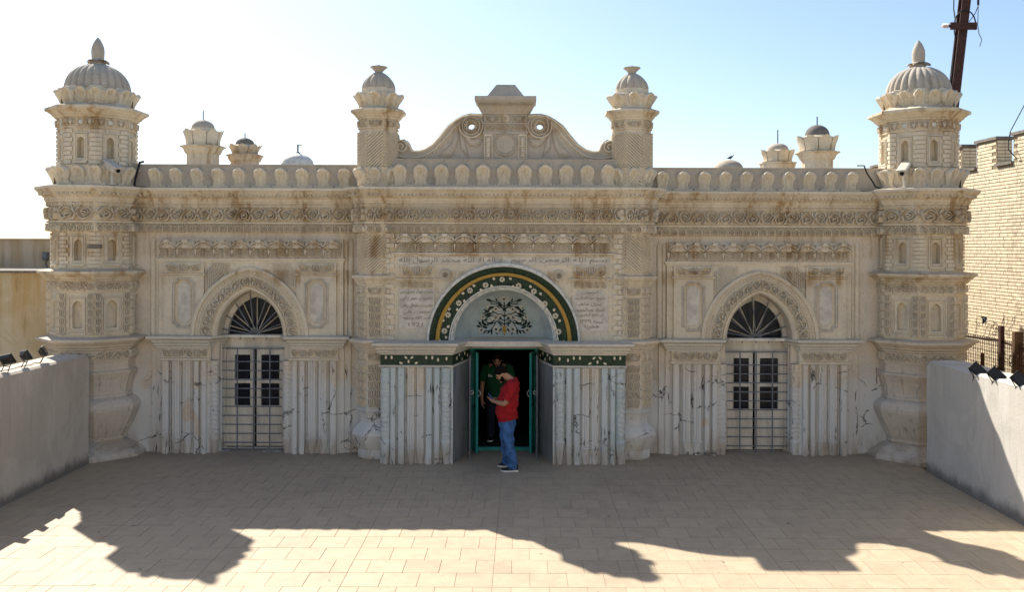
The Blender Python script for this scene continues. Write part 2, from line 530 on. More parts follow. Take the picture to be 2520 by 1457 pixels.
def m_arch():
    out = []
    out.append((arc(.5, .42, .36, R(-25), R(205), 9, 1.05), .9))
    out.append(([(.14, .30), (.22, .06), (.30, .02)], .9))
    out.append(([(.86, .30), (.78, .06), (.70, .02)], .9))
    out.append((arc(.5, .34, .16, R(-70), R(250), 7, 1.25), .9))
    out.append(([(-.14, .96), (0, .80), (.14, .96)], 1.0))
    out.append(([(.36, .96), (.5, .84), (.64, .96)], .9))
    return out, 1.05
def m_anthemion():
    out = []
    for sg in (-1, 1):
        f = lambda p: [(1.5 + sg * x, z) for x, z in p]
        out.append((f(spiral(.85, .46, .34, R(110), 1.35, 13, -1)), .9))
        out.append((f(bez((.22, .12), (.55, .95), (1.30, .92), 7)), .9))
        out.append((f(bez((.40, .10), (.85, .02), (1.22, .22), 5)), .9))
        out.append((f(bez((1.22, .30), (1.42, .55), (1.36, .86), 4)), 1.2))
        out.append((f(bez((0, .10), (.30, .40), (.0, .92), 6)), 1.1))
        out.append((f(bez((.0, .30), (.13, .48), (.0, .70), 4)), 1.1))
        out.append((f(bez((.18, .25), (.42, .55), (.30, .90), 4)), 1.1))
    return out, 3.0
def m_leaves():
    """stacked pairs of leaves"""
    out = []
    for sg in (-1, 1):
        f = lambda p: [(.5 + sg * x, z) for x, z in p]
        out.append((f(bez((.02, .15), (.20, .35), (.14, .90), 5)), .8))
        out.append((f(bez((.04, .10), (.50, .20), (.45, .95), 6)), 1.0))
        out.append((f([(.04, .08), (.22, .14), (.44, .08)]), 1.2))
    return out, 1.0
def m_chevron():
    out = []
    return out, 1.0

def frieze(mb, x0, x1, z0, z1, motif, w=.11, h=.10, y0=0.0, fmap=None, keep=None):
    paths, L = motif
    H = z1 - z0
    n = max(1, round((x1 - x0) / (L * H)))
    su = (x1 - x0) / (n * L)
    for k in range(n):
        for p, rw in paths:
            q = [(x0 + (k * L + u) * su, z0 + v * H) for u, v in p]
            q = [(min(max(x, x0), x1), min(max(z, z0), z1)) for x, z in q]
            if fmap:
                q = [fmap(x, z) for x, z in q]
            mb.ridge(q, w * H * rw * .92, h * H * 2.3, y0=y0)

VINE, FLOWERVINE, ARCHES, ANTH, LEAVES = m_vine(), m_vine(True), m_arch(), m_anthemion(), m_leaves()

def face_panel(mb, x0, x1, z0, z1, outline, y0, y1, ground=False):
    """wall slab front face at y0 with an opening; outline goes from bottom left over the top to bottom right; its sides are revealed to y1"""
    a, b = outline[0], outline[-1]
    n = len(outline)
    vs = [(x, y0, z) for x, z in outline] + [(x, y1, z) for x, z in outline] + [(x, y0, z1) for x, z in outline]
    fs = []
    for i in range(n - 1):
        if abs(outline[i + 1][0] - outline[i][0]) > 1e-6:
            fs.append((i, i + 1, 2 * n + i + 1, 2 * n + i))
        fs.append((i, n + i, n + i + 1, i + 1))
    mb.add(vs, fs)
    mb.add([(x0, y0, z0), (a[0], y0, z0), (a[0], y0, z1), (x0, y0, z1)], [(0, 1, 2, 3)])
    mb.add([(b[0], y0, z0), (x1, y0, z0), (x1, y0, z1), (b[0], y0, z1)], [(0, 1, 2, 3)])
    if a[1] > z0 + 1e-4:
        mb.add([(a[0], y0, z0), (b[0], y0, z0), (b[0], y0, b[1]), (a[0], y0, a[1])], [(0, 1, 2, 3)])
        mb.add([(a[0], y0, a[1]), (b[0], y0, b[1]), (b[0], y1, b[1]), (a[0], y1, a[1])], [(0, 1, 2, 3)])

def pointed(a, h, z0, n=10):
    c = (h * h - a * a) / (2 * a)
    Rr = a + c
    th = math.atan2(h, c)
    left = [(c - Rr * math.cos(th * i / n), z0 + Rr * math.sin(th * i / n)) for i in range(n + 1)]
    return left + [(-x, z) for x, z in reversed(left[:-1])]
def round_arch(a, h, z0, n=32):
    return [(-a * math.cos(pi * i / n), z0 + h * math.sin(pi * i / n)) for i in range(n + 1)]

def leaf_mesh(name, w, H, out0, out1, veins=False, mat='stone'):
    """one upright lotus leaf of the parapet: foot spread, waist, round head curling forward; raised rim round a hollow"""
    mb = MB()
    def hw(v):
        pts = [(0, .50), (.07, .47), (.18, .35), (.32, .325), (.52, .42), (.72, .46), (.87, .36), (.96, .2), (1.0, .04)]
        for (a, b), (c, d) in zip(pts, pts[1:]):
            if v <= c:
                return b + (d - b) * (v - a) / (c - a)
        return .04
    def fn(u, v):
        s = u * 2 - 1
        y = -(out0 + (out1 - out0) * (0.25 * v + .75 * v ** 2.4))
        if v > .93:
            y += .2 * (out1 - out0)
        edge = max(0.0, 1 - abs(abs(s) - .70) / .34) ** .7 * (1 if v < .9 else .4)
        top = max(0.0, 1 - abs(v - .86) / .12) * max(0.0, 1 - abs(s) * .6)
        y -= .055 * max(edge, top) * min(1.0, .25 + v * 1.3)
        if abs(s) > .95:
            y = -out0 * .2 if v < .9 else y * .6
        return (s * hw(v) * w, y, v * H)
    mb.grid(fn, 12, 12)
    # backing so that the leaf has body
    def fb(u, v):
        s = u * 2 - 1
        return (s * hw(v) * w * .96, .004 - (out1 - out0) * .35 * v ** 2.4, v * H)
    mb.grid(fb, 4, 6)
    def on(x, z):
        v = z / H
        return (x, -(out0 + (out1 - out0) * (0.25 * v + .75 * v ** 2.4)) - .004, z)
    # slit of the hollow and veins
    lines = [[(-.10 * w, .22 * H), (-.15 * w, .45 * H), (0, .74 * H), (.15 * w, .45 * H), (.10 * w, .22 * H)]]
    if veins:
        for sg in (-1, 1):
            lines += [[(sg * .12 * w, .24 * H), (sg * .26 * w, .42 * H), (sg * .30 * w, .70 * H)], [(sg * .18 * w, .20 * H), (sg * .32 * w, .34 * H), (sg * .40 * w, .52 * H)], [(sg * .10 * w, .06 * H), (sg * .24 * w, .16 * H), (sg * .38 * w, .08 * H)]]
    for ln in lines:
        pts = [Vector(on(x, z)) for x, z in ln]
        mb.tube([tuple(p) for p in pts], .010, 4)
    # cusps between feet
    mb.plate([(-.62 * w, 0), (-.40 * w, 0), (-.42 * w, .10 * H), (-.50 * w, .16 * H), (-.58 * w, .10 * H)], .016, -out0)
    mb.plate([(.40 * w, 0), (.62 * w, 0), (.58 * w, .10 * H), (.50 * w, .16 * H), (.42 * w, .10 * H)], .016, -out0)
    return mb.mesh(name, mat, True)
# ------------------------------------------------------------------ ground and the mosque's plain body
m_, nt_, b_ = new_mat('window_glass')
b_.inputs['Base Color'].default_value = (.012, .014, .022, 1)
b_.inputs['Roughness'].default_value = .18
b_.inputs['Specular IOR Level'].default_value = .18
MAT['glass'] = m_

mb = MB()
mb.add([(-400, -400, -.06), (400, -400, -.06), (400, 900, -.06), (-400, 900, -.06)], [(0, 1, 2, 3)])
tag(mb.build('ground', 'earth'), kind='structure')

floor = MB()
floor.box(-6.85, 6.85, -18, .4, -.055, -.006)
floor = tag(floor.build('courtyard_floor', 'grout'), kind='structure')
tile = MB()
tile.box(-.1982, .1982, -.1982, .1982, -.03, 0)
# slightly eased arris
tile.v = [(x * (.994 if z == 0 else 1), y * (.994 if z == 0 else 1), z) for x, y, z in tile.v]
tile_me = tile.mesh('floor_tile', 'tile')
half = MB()
half.v = [(x * .493, y, z) for x, y, z in tile.v]
half.f = list(tile.f)
half_me = half.mesh('floor_tile', 'tile')
cells = []
for r in range(-36, 11):
    y = -3.70 + .4 * r + .2
    if y > .3 or y < -17.5:
        continue
    for band_ in range(-5, 5):                        # fields four tiles wide; every other course breaks joint inside them
        widths = (.4, .4, .4, .4) if r % 2 == 0 else (.2, .4, .4, .4, .2)
        x = band_ * 1.6
        for w in widths:
            xx = x + w / 2
            x += w
            if abs(xx) > 6.85:
                continue
            d = CD + y
            px = 1283 + (xx - CX) * FPX / d if d > 1 else 9999
            py = 610 + CH * FPX / d if d > 1 else 9999
            vis = -60 < px < 2580 and py < 1475
            cells.append((vis, y, xx, w))
cells.sort(key=lambda q: (not q[0], q[1], abs(q[2])))
rest = MB()
for i, (vis, y, xx, w) in enumerate(cells):
    dz = random.uniform(-.0012, .0008)
    if i < 300 and vis:
        place(tile_me if w > .3 else half_me, 'floor_tile', floor, (xx, y, dz), 0, (random.uniform(-.0025, .0025), random.uniform(-.0025, .0025), 0))
    else:
        rest.add([(a + xx, b + y, c + dz) for a, b, c in (tile if w > .3 else half).v], tile.f)
tag(rest.build('floor_tile', 'tile', floor), kind='stuff')
gw_ = MB()                                             # unseen wall behind the camera, added to bounce warm sunlight onto the shaded front
gw_.box(-11, 11, -17.9, -17.5, -.05, 2.5)
gw_.box(-11, 11, -18.4, -17.9, 2.5, 7.0)
gw_.box(-11, 11, -18.0, -17.2, 2.5, 2.62)
tag(gw_.build('bounce_wall', 'yardpale'), kind='structure')

mosque = tag(empty('mosque'), 'cream plaster mosque front with carved friezes, domed corner towers and green arched doorway', 'mosque')

body = MB()
body.box(-7.3, 7.3, .3, 9, 4.40, 4.58)
body.box(-7.4, -7.2, .3, 9, 0, 4.40)
body.box(7.2, 7.4, .3, 9, 0, 4.40)
body.box(-7.2, 7.2, 8.8, 9, 0, 4.40)
body.build('roof', 'roof', mosque)
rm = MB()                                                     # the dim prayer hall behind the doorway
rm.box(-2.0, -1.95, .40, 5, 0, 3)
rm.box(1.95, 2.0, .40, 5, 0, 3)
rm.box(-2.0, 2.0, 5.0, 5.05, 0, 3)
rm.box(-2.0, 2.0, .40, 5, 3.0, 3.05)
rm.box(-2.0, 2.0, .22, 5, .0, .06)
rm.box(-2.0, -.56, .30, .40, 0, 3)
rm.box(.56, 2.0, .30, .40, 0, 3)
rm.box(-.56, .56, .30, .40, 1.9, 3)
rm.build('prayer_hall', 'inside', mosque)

# ------------------------------------------------------------------ shared entablature profile (offset, z)
ENT = [(0, 3.815), (.045, 3.825), (.045, 3.965), (.085, 3.972), (.085, 4.0), (.05, 4.01), (.05, 4.245), (.075, 4.25), (.075, 4.31), (.10, 4.315), (.10, 4.345),
       (.12, 4.35), (.12, 4.395), (.15, 4.42), (.22, 4.49), (.255, 4.53), (.265, 4.535), (.265, 4.58), (0, 4.61)]

def entab_carving(M, x0, x1, vine, off, parent):
    """carving on one flat run of the entablature; the run's wall plane is y = -off"""
    mb_g = MB(M)
    frieze(mb_g, x0, x1, 3.828, 3.96, ARCHES, .13, .20, -.045 - off)
    mb_g.build('arch_frieze', 'relief', parent)
    mb_g = MB(M)
    frieze(mb_g, x0, x1, 4.012, 4.243, vine, .10, .16, -.05 - off)
    mb_g.build('scroll_frieze', 'relief', parent)
    mb_g = MB(M)
    n = max(1, round((x1 - x0) / .142))
    s = (x1 - x0) / n
    for i in range(n):
        c = x0 + (i + .5) * s
        w, t = .05, .017
        mb_g.box(c - w, c + w, -.108 - off, -.07 - off, 4.272, 4.272 + t)
        mb_g.box(c - t * .6, c + t * .6, -.108 - off, -.07 - off, 4.245, 4.31)
    mb_g.build('cross_row', 'relief', parent)
    mb_g = MB(M)
    n = max(1, round((x1 - x0) / .068))
    s = (x1 - x0) / n
    for i in range(n):
        c = x0 + (i + .5) * s
        # egg knobs under the cove, leaning with it
        r = .021
        mb_g.rings([[(c + r * q * math.cos(k * pi / 3), -.19 - off - dd, 4.465 + r * 1.2 * q * math.sin(k * pi / 3) + dd * -.6) for k in range(6)] for q, dd in ((1.15, 0), (.9, .022), (.35, .034))], True, False, True)
        mb_g.box(c + s * .5 - .006, c + s * .5 + .006, -.215 - off, -.15 - off, 4.435, 4.452)
        if i % 2 == 0:
            mb_g.box(c - .012, c + .012, -.155 - off, -.12 - off, 4.400, 4.416)
    mb_g.build('egg_row', 'relief', parent)

# ------------------------------------------------------------------ corner towers
def quoin(rad_ap, L1, L2, z0, z1, k, proud=.022):
    """block wrapping one corner of an octagon; local frame of the tower, corner azimuth k"""
    R0 = rad_ap / math.cos(pi / 8)
    t1 = pi / 2 + k + R(22.5) + pi / 2
    V = Vector((R0 * math.sin(k), -R0 * math.cos(k)))
    a1, a2 = k - R(22.5), k + R(22.5)
    T1 = Vector((math.cos(a1), math.sin(a1)))
    T2 = Vector((math.cos(a2), math.sin(a2)))
    p = [V - T1 * L1, V, V + T2 * L2]
    m = MB()
    m.sweep([tuple(q) for q in p], [(-.02, z0), (proud, z0 + .002), (proud + .003, z0 + .008), (proud + .003, z1 - .008), (proud, z1 - .002), (-.02, z1)])
    # end faces
    for P, T, sg in ((p[0], T1, -1), (p[2], T2, 1)):
        nrm = Vector((T.y, -T.x))
        q = [P + nrm * -.02, P + nrm * proud]
        m.add([(q[0].x, q[0].y, z0), (q[1].x, q[1].y, z0), (q[1].x, q[1].y, z1), (q[0].x, q[0].y, z1)], [(0, 1, 2, 3)])
    return m

def rect_frame(mb, x0, x1, z0, z1, w, h, y0=0.0):
    for a in ((x0, x1, z0, z0 + w), (x0, x1, z1 - w, z1), (x0, x0 + w, z0 + w, z1 - w), (x1 - w, x1, z0 + w, z1 - w)):
        mb.box(a[0], a[1], y0 - h, y0 + .005, a[2], a[3])

def niche_mesh(w, h, name):
    """framed pointed niche; local x centred, z from 0, stands on the plane y = 0"""
    mb = MB()
    rect_frame(mb, -w / 2 - .055, w / 2 + .055, -.055, h + .075, .018, .022)
    rect_frame(mb, -w / 2 - .032, w / 2 + .032, -.030, h + .045, .014, .030)
    out = [(-w / 2, 0)] + pointed(w / 2, w * .62, h - w * .62, 6) + [(w / 2, 0)]
    face_panel(mb, -w / 2 - .02, w / 2 + .02, -.02, h + .035, out, -.010, .125)
    mb.add([(-w, .125, -.02), (w, .125, -.02), (w, .125, h + .03), (-w, .125, h + .03)], [(0, 1, 2, 3)])
    mb.box(-w / 2 - .045, w / 2 + .045, -.042, 0, -.085, -.058)
    return mb.mesh(name, 'stone')

def octa(r, z0, z1, n=8):
    return [(r, z0), (r, z1)]

def tower_shell(mb, prof):
    mb.lathe(prof, 8, 0.0)

C8 = math.cos(pi / 8)
leaf_tower = leaf_mesh('parapet_leaf', .27, .335, .0, .13)
leaf_crown = leaf_mesh('crown_leaf', .215, .28, .0, .115)
leaf_bay = leaf_mesh('parapet_leaf', .285, .345, .012, .115)
leaf_mid = leaf_mesh('parapet_leaf', .30, .385, .012, .12, True)
leaf_tur = leaf_mesh('parapet_leaf', .23, .33, .0, .115, True)
leaf_tcrown = leaf_mesh('crown_leaf', .235, .26, .0, .125)
niche_up = niche_mesh(.125, .36, 'niche')
niche_mid = niche_mesh(.135, .36, 'niche')
niche_low = niche_mesh(.145, .44, 'niche')

def lower_ledge(r_in, r_out, z_und, z_edge, th=.035):
    """cornice profile: stepped underside, thin edge, sloping top back to the shaft"""
    d = r_out - r_in
    h = z_edge - z_und
    return [(r_in, z_und), (r_in + d * .18, z_und + h * .10), (r_in + d * .18, z_und + h * .22), (r_in + d * .42, z_und + h * .40), (r_in + d * .42, z_und + h * .50), (r_in + d * .74, z_und + h * .80),
            (r_in + d * .80, z_und + h * .88), (r_in + d * .94, z_und + h * .90), (r_out, z_edge), (r_out, z_edge + th)]

def make_tower():
    t = MB()
    prof = [(.93, 0), (.93, .05), (.90, .09), (.66, .22), (.60, .24)]
    prof += [(.575, .25), (.595, .275), (.595, .30), (.575, .32), (.62, .40), (.72, .58), (.79, .72), (.825, .80), (.835, .86), (.82, .91), (.77, .965), (.70, 1.0), (.66, 1.015)]
    t.lathe(prof, 8, R(22.5))
    t.build_vase = None
    vase = t
    sh = MB()
    pr = [(.64, 1.0), (.685, 1.015), (.685, 1.055), (.66, 1.065), (.665, 1.10), (.68, 1.20), (.72, 1.33), (.765, 1.42), (.775, 1.425), (.775, 1.46), (.74, 1.475), (.725, 1.485), (.725, 1.625), (.755, 1.632), (.755, 1.655), (.74, 1.66), (.74, 1.82)]
    pr += lower_ledge(.745, .95, 1.822, 1.99)
    pr += [(.745, 2.05), (.745, 2.06)]
    sh.lathe(pr, 8, R(22.5))
    return vase, sh

def niche_face(s, a, r, z0, z1, w, n0, n1):
    """one face of an octagonal shaft with a rectangular hole for the niche"""
    hw = r * math.sin(pi / 8)
    s.M = face_M(a, r * C8)
    face_panel(s, -hw, hw, z0, z1, [(-w / 2, n0), (-w / 2, n1), (w / 2, n1), (w / 2, n0)], 0, .10)
    s.M = None

def build_tower(loc):
    vase, low = make_tower()
    root = low.build('corner_tower', 'vase', mosque, loc)
    vase.build('tower_vase', 'vase', root)
    # lower shaft with leaf strips and niches
    s = MB()
    for k in range(8):
        a = R(45 * k)
        ap = .74 * C8
        hw = .74 * math.sin(pi / 8)
        s.M = face_M(a, ap)
        o = [(-.085, 2.20)] + pointed(.085, .10, 2.56, 5) + [(.085, 2.20)]
        face_panel(s, -hw, hw, 2.05, 2.80, o, 0, .10)
        s.add([(-hw, .09, 2.05), (hw, .09, 2.05), (hw, .09, 2.8), (-hw, .09, 2.8)], [(0, 1, 2, 3)])
    s.M = None
    pr = [(.74, 2.79), (.765, 2.795), (.765, 2.815), (.75, 2.82), (.75, 2.975)] + lower_ledge(.755, .935, 2.98, 3.12) + [(.72, 3.19), (.71, 3.20)]
    s.lathe(pr, 8, R(22.5))
    s.build('tower_shaft', 'stone', root)
    # middle shaft, entablature
    s = MB()
    for k in range(8):
        niche_face(s, R(45 * k), .705, 3.18, 3.82, .1475, 3.295, 3.70)
    s.lathe([(.705 + p * 1.02, z) for p, z in ENT] + [(.68, 4.62)], 8, R(22.5))
    s.lathe([(.665, 4.60), (.665, 4.66), (.69, 4.80), (.72, 4.90), (.735, 4.93), (.60, 4.945)], 8, R(22.5))
    for k in range(8):
        niche_face(s, R(45 * k), .62, 4.93, 5.57, .1375, 5.02, 5.42)
    pr = [(.62, 5.56), (.65, 5.565), (.65, 5.585), (.635, 5.59), (.635, 5.735)] + lower_ledge(.64, .825, 5.74, 5.885, .04) + [(.60, 6.0)]
    s.lathe(pr, 8, R(22.5))
    s.lathe([(.56, 5.98), (.565, 6.05), (.59, 6.16), (.61, 6.22), (.575, 6.235), (.565, 6.29), (.54, 6.30)], 8, R(22.5))
    s.build('tower_shaft', 'stone', root)
    dm = MB()
    n = 48
    prof = []
    for i in range(15):
        th = (pi / 2) * i / 14
        prof.append((.515 * math.cos(th) ** .92 + (.0 if i < 14 else .02), 6.28 + .465 * math.sin(th) ** 1.0))
    prof[-1] = (.03, 6.75)
    dm.lathe([(.54, 6.27), (.54, 6.29)] + prof, 144, rmod=lambda a: 0.955 + .085 * abs(math.sin(12 * a)) ** .8)
    dome = dm.build('dome', 'dome', root, smooth=True)
    fn = MB()
    fn.lathe([(.12, 6.70), (.13, 6.745), (.105, 6.78), (.098, 6.80), (.104, 6.88), (.108, 6.96), (.102, 7.03), (.080, 7.10), (.050, 7.16), (.026, 7.19), (.008, 7.215)], 16)
    for k in range(6):
        a = k * pi / 3 + .3
        fn.M = face_M(a, .0)
        fn.grid(lambda u, v: ((u - .5) * .16 * (1 - .8 * v ** 2), -(.08 + .125 * v), 6.775 + .035 * math.sin(v * pi) - .02 * abs(u - .5) + .01 * v), 4, 5)
        fn.grid(lambda u, v: ((u - .5) * .16 * (1 - .8 * v ** 2), -(.08 + .12 * v), 6.745 + .035 * math.sin(v * pi) - .02 * abs(u - .5) + .02 * v), 4, 5)
    fn.M = None
    fn.build('finial', 'dome', dome, smooth=True)
    # parapet and crown leaves
    for k in range(16):
        a = R(22.5 * k)
        rr = .665 if k % 2 else .665 * C8
        place(leaf_tower, 'parapet_leaf', root, (rr * math.sin(a), -rr * math.cos(a), 4.60), a)
        rr = .562 if k % 2 else .562 * C8
        place(leaf_crown, 'crown_leaf', root, (rr * math.sin(a), -rr * math.cos(a), 5.985), a)
    for k in range(-3, 5):
        a = R(45 * k)
        hid = abs(k) > 2
        # carved bands of this face
        hw = (.705 + .05) * math.sin(pi / 8)
        if not hid:
            entab_carving(face_M(a, .705 * C8), -hw, hw, VINE, 0.0, root)
        c = MB(face_M(a, .635 * C8))
        hw2 = .63 * math.sin(pi / 8)
        if not hid:
            frieze(c, -hw2, -.085, 5.60, 5.73, ANTH, .10, .13)
            frieze(c, .085, hw2, 5.60, 5.73, ANTH, .10, .13)
            for q in range(10):
                b = q * pi / 5
                c.ridge([(.042 * math.cos(b), 5.665 + .042 * math.sin(b)), (.064 * math.cos(b), 5.665 + .064 * math.sin(b))], .022, .02)
            c.M = face_M(a, .75 * C8)
            hw3 = .745 * math.sin(pi / 8)
            c.build('carved_band', 'relief', root)
            c = MB(face_M(a, .75 * C8))
            frieze(c, -hw3, hw3, 2.83, 2.97, VINE, .11, .14)
            c.build('carved_band', 'relief', root)
            c = MB(face_M(a, .74 * C8))
            frieze(c, -hw3, hw3, 1.67, 1.81, VINE, .11, .14)
            c.build('carved_band', 'relief', root)
            roundel = MB(face_M(a, .635 * C8))
            roundel.lathe([(.002, 0), (.036, 0), (.036, .012), (.002, .016)], 14)
            rv = roundel
            rv.v = [tuple(face_M(a, .635 * C8) @ Vector((q[0], -q[2], 5.665 + q[1]))) for q in [tuple(face_M(a, .635 * C8).inverted() @ Vector(p)) for p in rv.v]]
            rv.build('roundel', 'white', root)
            for side in (-1, 1):
                st = MB(face_M(a, .74 * C8))
                x0, x1 = (-.283, -.19) if side < 0 else (.19, .283)
                for q in range(5):
                    frieze(st, x0 - .004, x1 + .004, 2.09 + .14 * q, 2.09 + .14 * (q + 1), LEAVES, .14, .15)
                st.build('leaf_strip', 'relief', root)
            nm = face_M(a, .74 * C8)
            p = nm @ Vector((0, -.002, 0))
            fr = MB(nm)
            rect_frame(fr, -.165, .165, 2.13, 2.74, .016, .018)
            rect_frame(fr, -.138, .138, 2.16, 2.71, .014, .028)
            fr.box(-.15, .15, -.04, 0, 2.10, 2.125)
            fr.build('niche_frame', 'stone', root)
            p = face_M(a, .705 * C8) @ Vector((0, -.012, 3.33))
            place(niche_mid, 'niche', root, p, a)
            p = face_M(a, .62 * C8) @ Vector((0, -.012, 5.055))
            place(niche_up, 'niche', root, p, a)
            # darker hollow backs sit behind the pointed openings
    for k in range(-3, 3):
        a = R(22.5 + 45 * k)
        for i in range(9):
            z0 = 3.205 + i * .0672
            L = (.105, .075) if i % 2 == 0 else (.075, .105)
            quoin(.705 * C8, L[0], L[1], z0, z0 + .061, a).build('quoin', 'stone', root)
        for i in range(8):
            z0 = 4.955 + i * .0755
            L = (.10, .07) if i % 2 == 0 else (.07, .10)
            quoin(.62 * C8, L[0], L[1], z0, z0 + .066, a).build('quoin', 'stone', root)
    # gores on the flaring bracket and the vase foot
    g = MB()
    for k in range(-2, 3):
        a = R(45 * k)
        for u in (-.33, 0, .33):
            pts = []
            for r, z in ((.667, 1.11), (.682, 1.20), (.722, 1.33), (.762, 1.415)):
                ap = r * C8
                pts.append(face_M(a, ap) @ Vector((u * 2 * r * math.sin(pi / 8), -.004, z)))
            g.tube([tuple(p) for p in pts], .010, 4)
        for u in (-.36, -.12, .12, .36):
            pts = []
            for r, z in ((.592, .35), (.665, .48), (.722, .58)):
                pts.append(face_M(a, r * C8) @ Vector((u * 2 * r * math.sin(pi / 8), -.002, z)))
            g.tube([tuple(p) for p in pts], .012, 4)
    g.build('gadroon', 'vase', root)
    return root

tower = build_tower((-7.09, 0, 0))
tower2 = copy_tree(tower, mosque, (7.20, 0, 0))
blk = quoin(.705 * C8, .11, .11, 3.541, 3.602, R(22.5), .030)
blk.build('quoin', 'cap', tower)['label'] = 'dark grey bare quoin block'

# ------------------------------------------------------------------ engaged turrets beside the portal
def build_turret(loc):
    rot = R(22.5)
    s = MB()
    s.lathe([(.33, 0), (.34, .05), (.335, .12), (.33, .14), (.40, .28), (.445, .40), (.43, .45), (.36, .54), (.30, .585), (.29, .60), (.30, .625), (.285, .64), (.29, .67), (.33, .76), (.37, .81), (.375, .83), (.35, .845), (.335, .855), (.335, 1.615), (.36, 1.62), (.36, 1.645), (.345, 1.65), (.345, 1.815)]
            + lower_ledge(.35, .50, 1.82, 1.975) + [(.345, 2.03), (.33, 2.04)], 8, rot)
    root = s.build('turret', 'low', mosque, loc)
    s = MB()
    s.lathe([(.33, 2.03), (.33, 2.73), (.355, 2.735), (.355, 2.755), (.34, 2.76), (.34, 2.915)] + lower_ledge(.345, .455, 2.92, 3.06) + [(.345, 3.115), (.335, 3.12), (.335, 3.82)], 8, rot)
    s.lathe([(.335 + p, z) for p, z in ENT] + [(.34, 4.615)], 8, rot)
    s.lathe([(.33, 4.60), (.335, 4.7), (.36, 4.86), (.385, 4.92), (.335, 4.935)], 8, rot)
    s.lathe([(.335, 4.6), (.335, 5.57), (.36, 5.58), (.36, 5.60), (.342, 5.61), (.342, 5.73)] + lower_ledge(.345, .485, 5.735, 5.87, .035) + [(.33, 5.96)], 8, rot)
    s.lathe([(.32, 5.94), (.325, 6.02), (.345, 6.13), (.36, 6.19), (.31, 6.205), (.295, 6.21), (.295, 6.29), (.27, 6.295)], 8, rot)
    s.build('turret_shaft', 'stone', root)
    d = MB()
    prof = [(.072 + .20 * (1 - (i / 11) ** 2.1) ** .9, 6.285 + .29 * i / 11) for i in range(12)]
    d.lathe(prof, 96, rmod=lambda a: .93 + .13 * abs(math.sin(6 * a)) ** .8)
    dome = d.build('dome', 'dome', root, smooth=True)
    f = MB()
    f.lathe([(.055, 6.54), (.06, 6.58), (.075, 6.60), (.12, 6.645), (.15, 6.665), (.15, 6.675), (.06, 6.665), (.03, 6.68), (.012, 6.715)], 12)
    f.build('finial', 'dome', dome, smooth=True)
    for k in range(8):
        a = R(45 * k)
        rr = .325 * C8
        place(leaf_tcrown, 'crown_leaf', root, (rr * math.sin(a), -rr * math.cos(a), 5.945), a)
    for k in (-2, -1, 0, 1, 2):
        a = R(45 * k)
        rr = .332 * C8
        place(leaf_tur, 'parapet_leaf', root, (rr * math.sin(a), -rr * math.cos(a), 4.60), a)
        hw = .335 * math.sin(pi / 8)
        entab_carving(face_M(a, .335 * C8), -hw - .015, hw + .015, VINE, 0.0, root)
        c = MB(face_M(a, .342 * C8))
        frieze(c, -hw, hw, 5.615, 5.728, ANTH, .11, .14)
        c.build('carved_band', 'relief', root)
        c = MB(face_M(a, .34 * C8))
        frieze(c, -hw, hw, 2.77, 2.91, ANTH, .10, .13)
        c.build('carved_band', 'relief', root)
        c = MB(face_M(a, .34 * C8))
        frieze(c, -hw, hw, 1.655, 1.81, ANTH, .10, .13)
        c.build('carved_band', 'relief', root)
        st = MB(face_M(a, .332 * C8))
        for q in range(5):
            frieze(st, -hw * .86, hw * .86, 2.06 + .134 * q, 2.06 + .134 * (q + 1), LEAVES, .13, .15)
        st.build('leaf_strip', 'relief', root)
        st = MB(face_M(a, .332 * C8))
        for q in range(5):
            frieze(st, -hw * .9, hw * .9, .87 + .146 * q, .87 + .146 * (q + 1), LEAVES, .13, .15)
        st.build('leaf_strip', 'relief', root)
        sg = 1 if k <= 0 else -1
        if k == 0:
            sg = 1 if loc[0] < 0 else -1
        for (za, zb) in ((3.14, 3.81), (4.62, 5.55)):
            hb = MB(face_M(a, .335 * C8))
            z = za - hw * 2
            while z < zb:
                p, q = (-hw, z), (hw, z + sg * hw * 2 * .95)
                if sg < 0:
                    p, q = (-hw, z + hw * 2 * .95), (hw, z)
                pts = [(p[0] + (q[0] - p[0]) * i / 4, p[1] + (q[1] - p[1]) * i / 4) for i in range(5)]
                pts = [pt for pt in pts if za <= pt[1] <= zb]
                if len(pts) > 1:
                    hb.ridge(pts, .030, .040)
                z += .054
            hb.build('herringbone', 'relief', root)
    return root

build_turret((-2.165, -.2, 0))
build_turret((2.185, -.2, 0))

# ------------------------------------------------------------------ side bays
def strip(mb, x0, x1, y0, y1, z0, z1):
    """upright plaster shaft with rounded edges"""
    w = x1 - x0
    d = min(.03, w * .25)
    mb.vprism([(x0, y1), (x0, y0 + d), (x0 + d * .3, y0 + d * .3), (x0 + d, y0), (x1 - d, y0), (x1 - d * .3, y0 + d * .3), (x1, y0 + d), (x1, y1)], z0, z1)

def flute_col(mb, cx, y, w, z0, z1, n=4, depth=.085):
    """half column with hollow flutes on a pier face"""
    N = n * 4
    ring = []
    for i in range(N + 1):
        a = -pi / 2 + pi * i / N
        q = 1.0 - .24 * (1 - abs(math.cos(n * (a + pi / 2) )))
        ring.append((cx + w / 2 * math.sin(a) * q, y - depth * math.cos(a) * q))
    mb.rings([[(x, yy, z0) for x, yy in ring], [(x, yy, z1) for x, yy in ring]], False)
    mb.add([(x, yy, z1) for x, yy in ring], [tuple(range(len(ring)))])

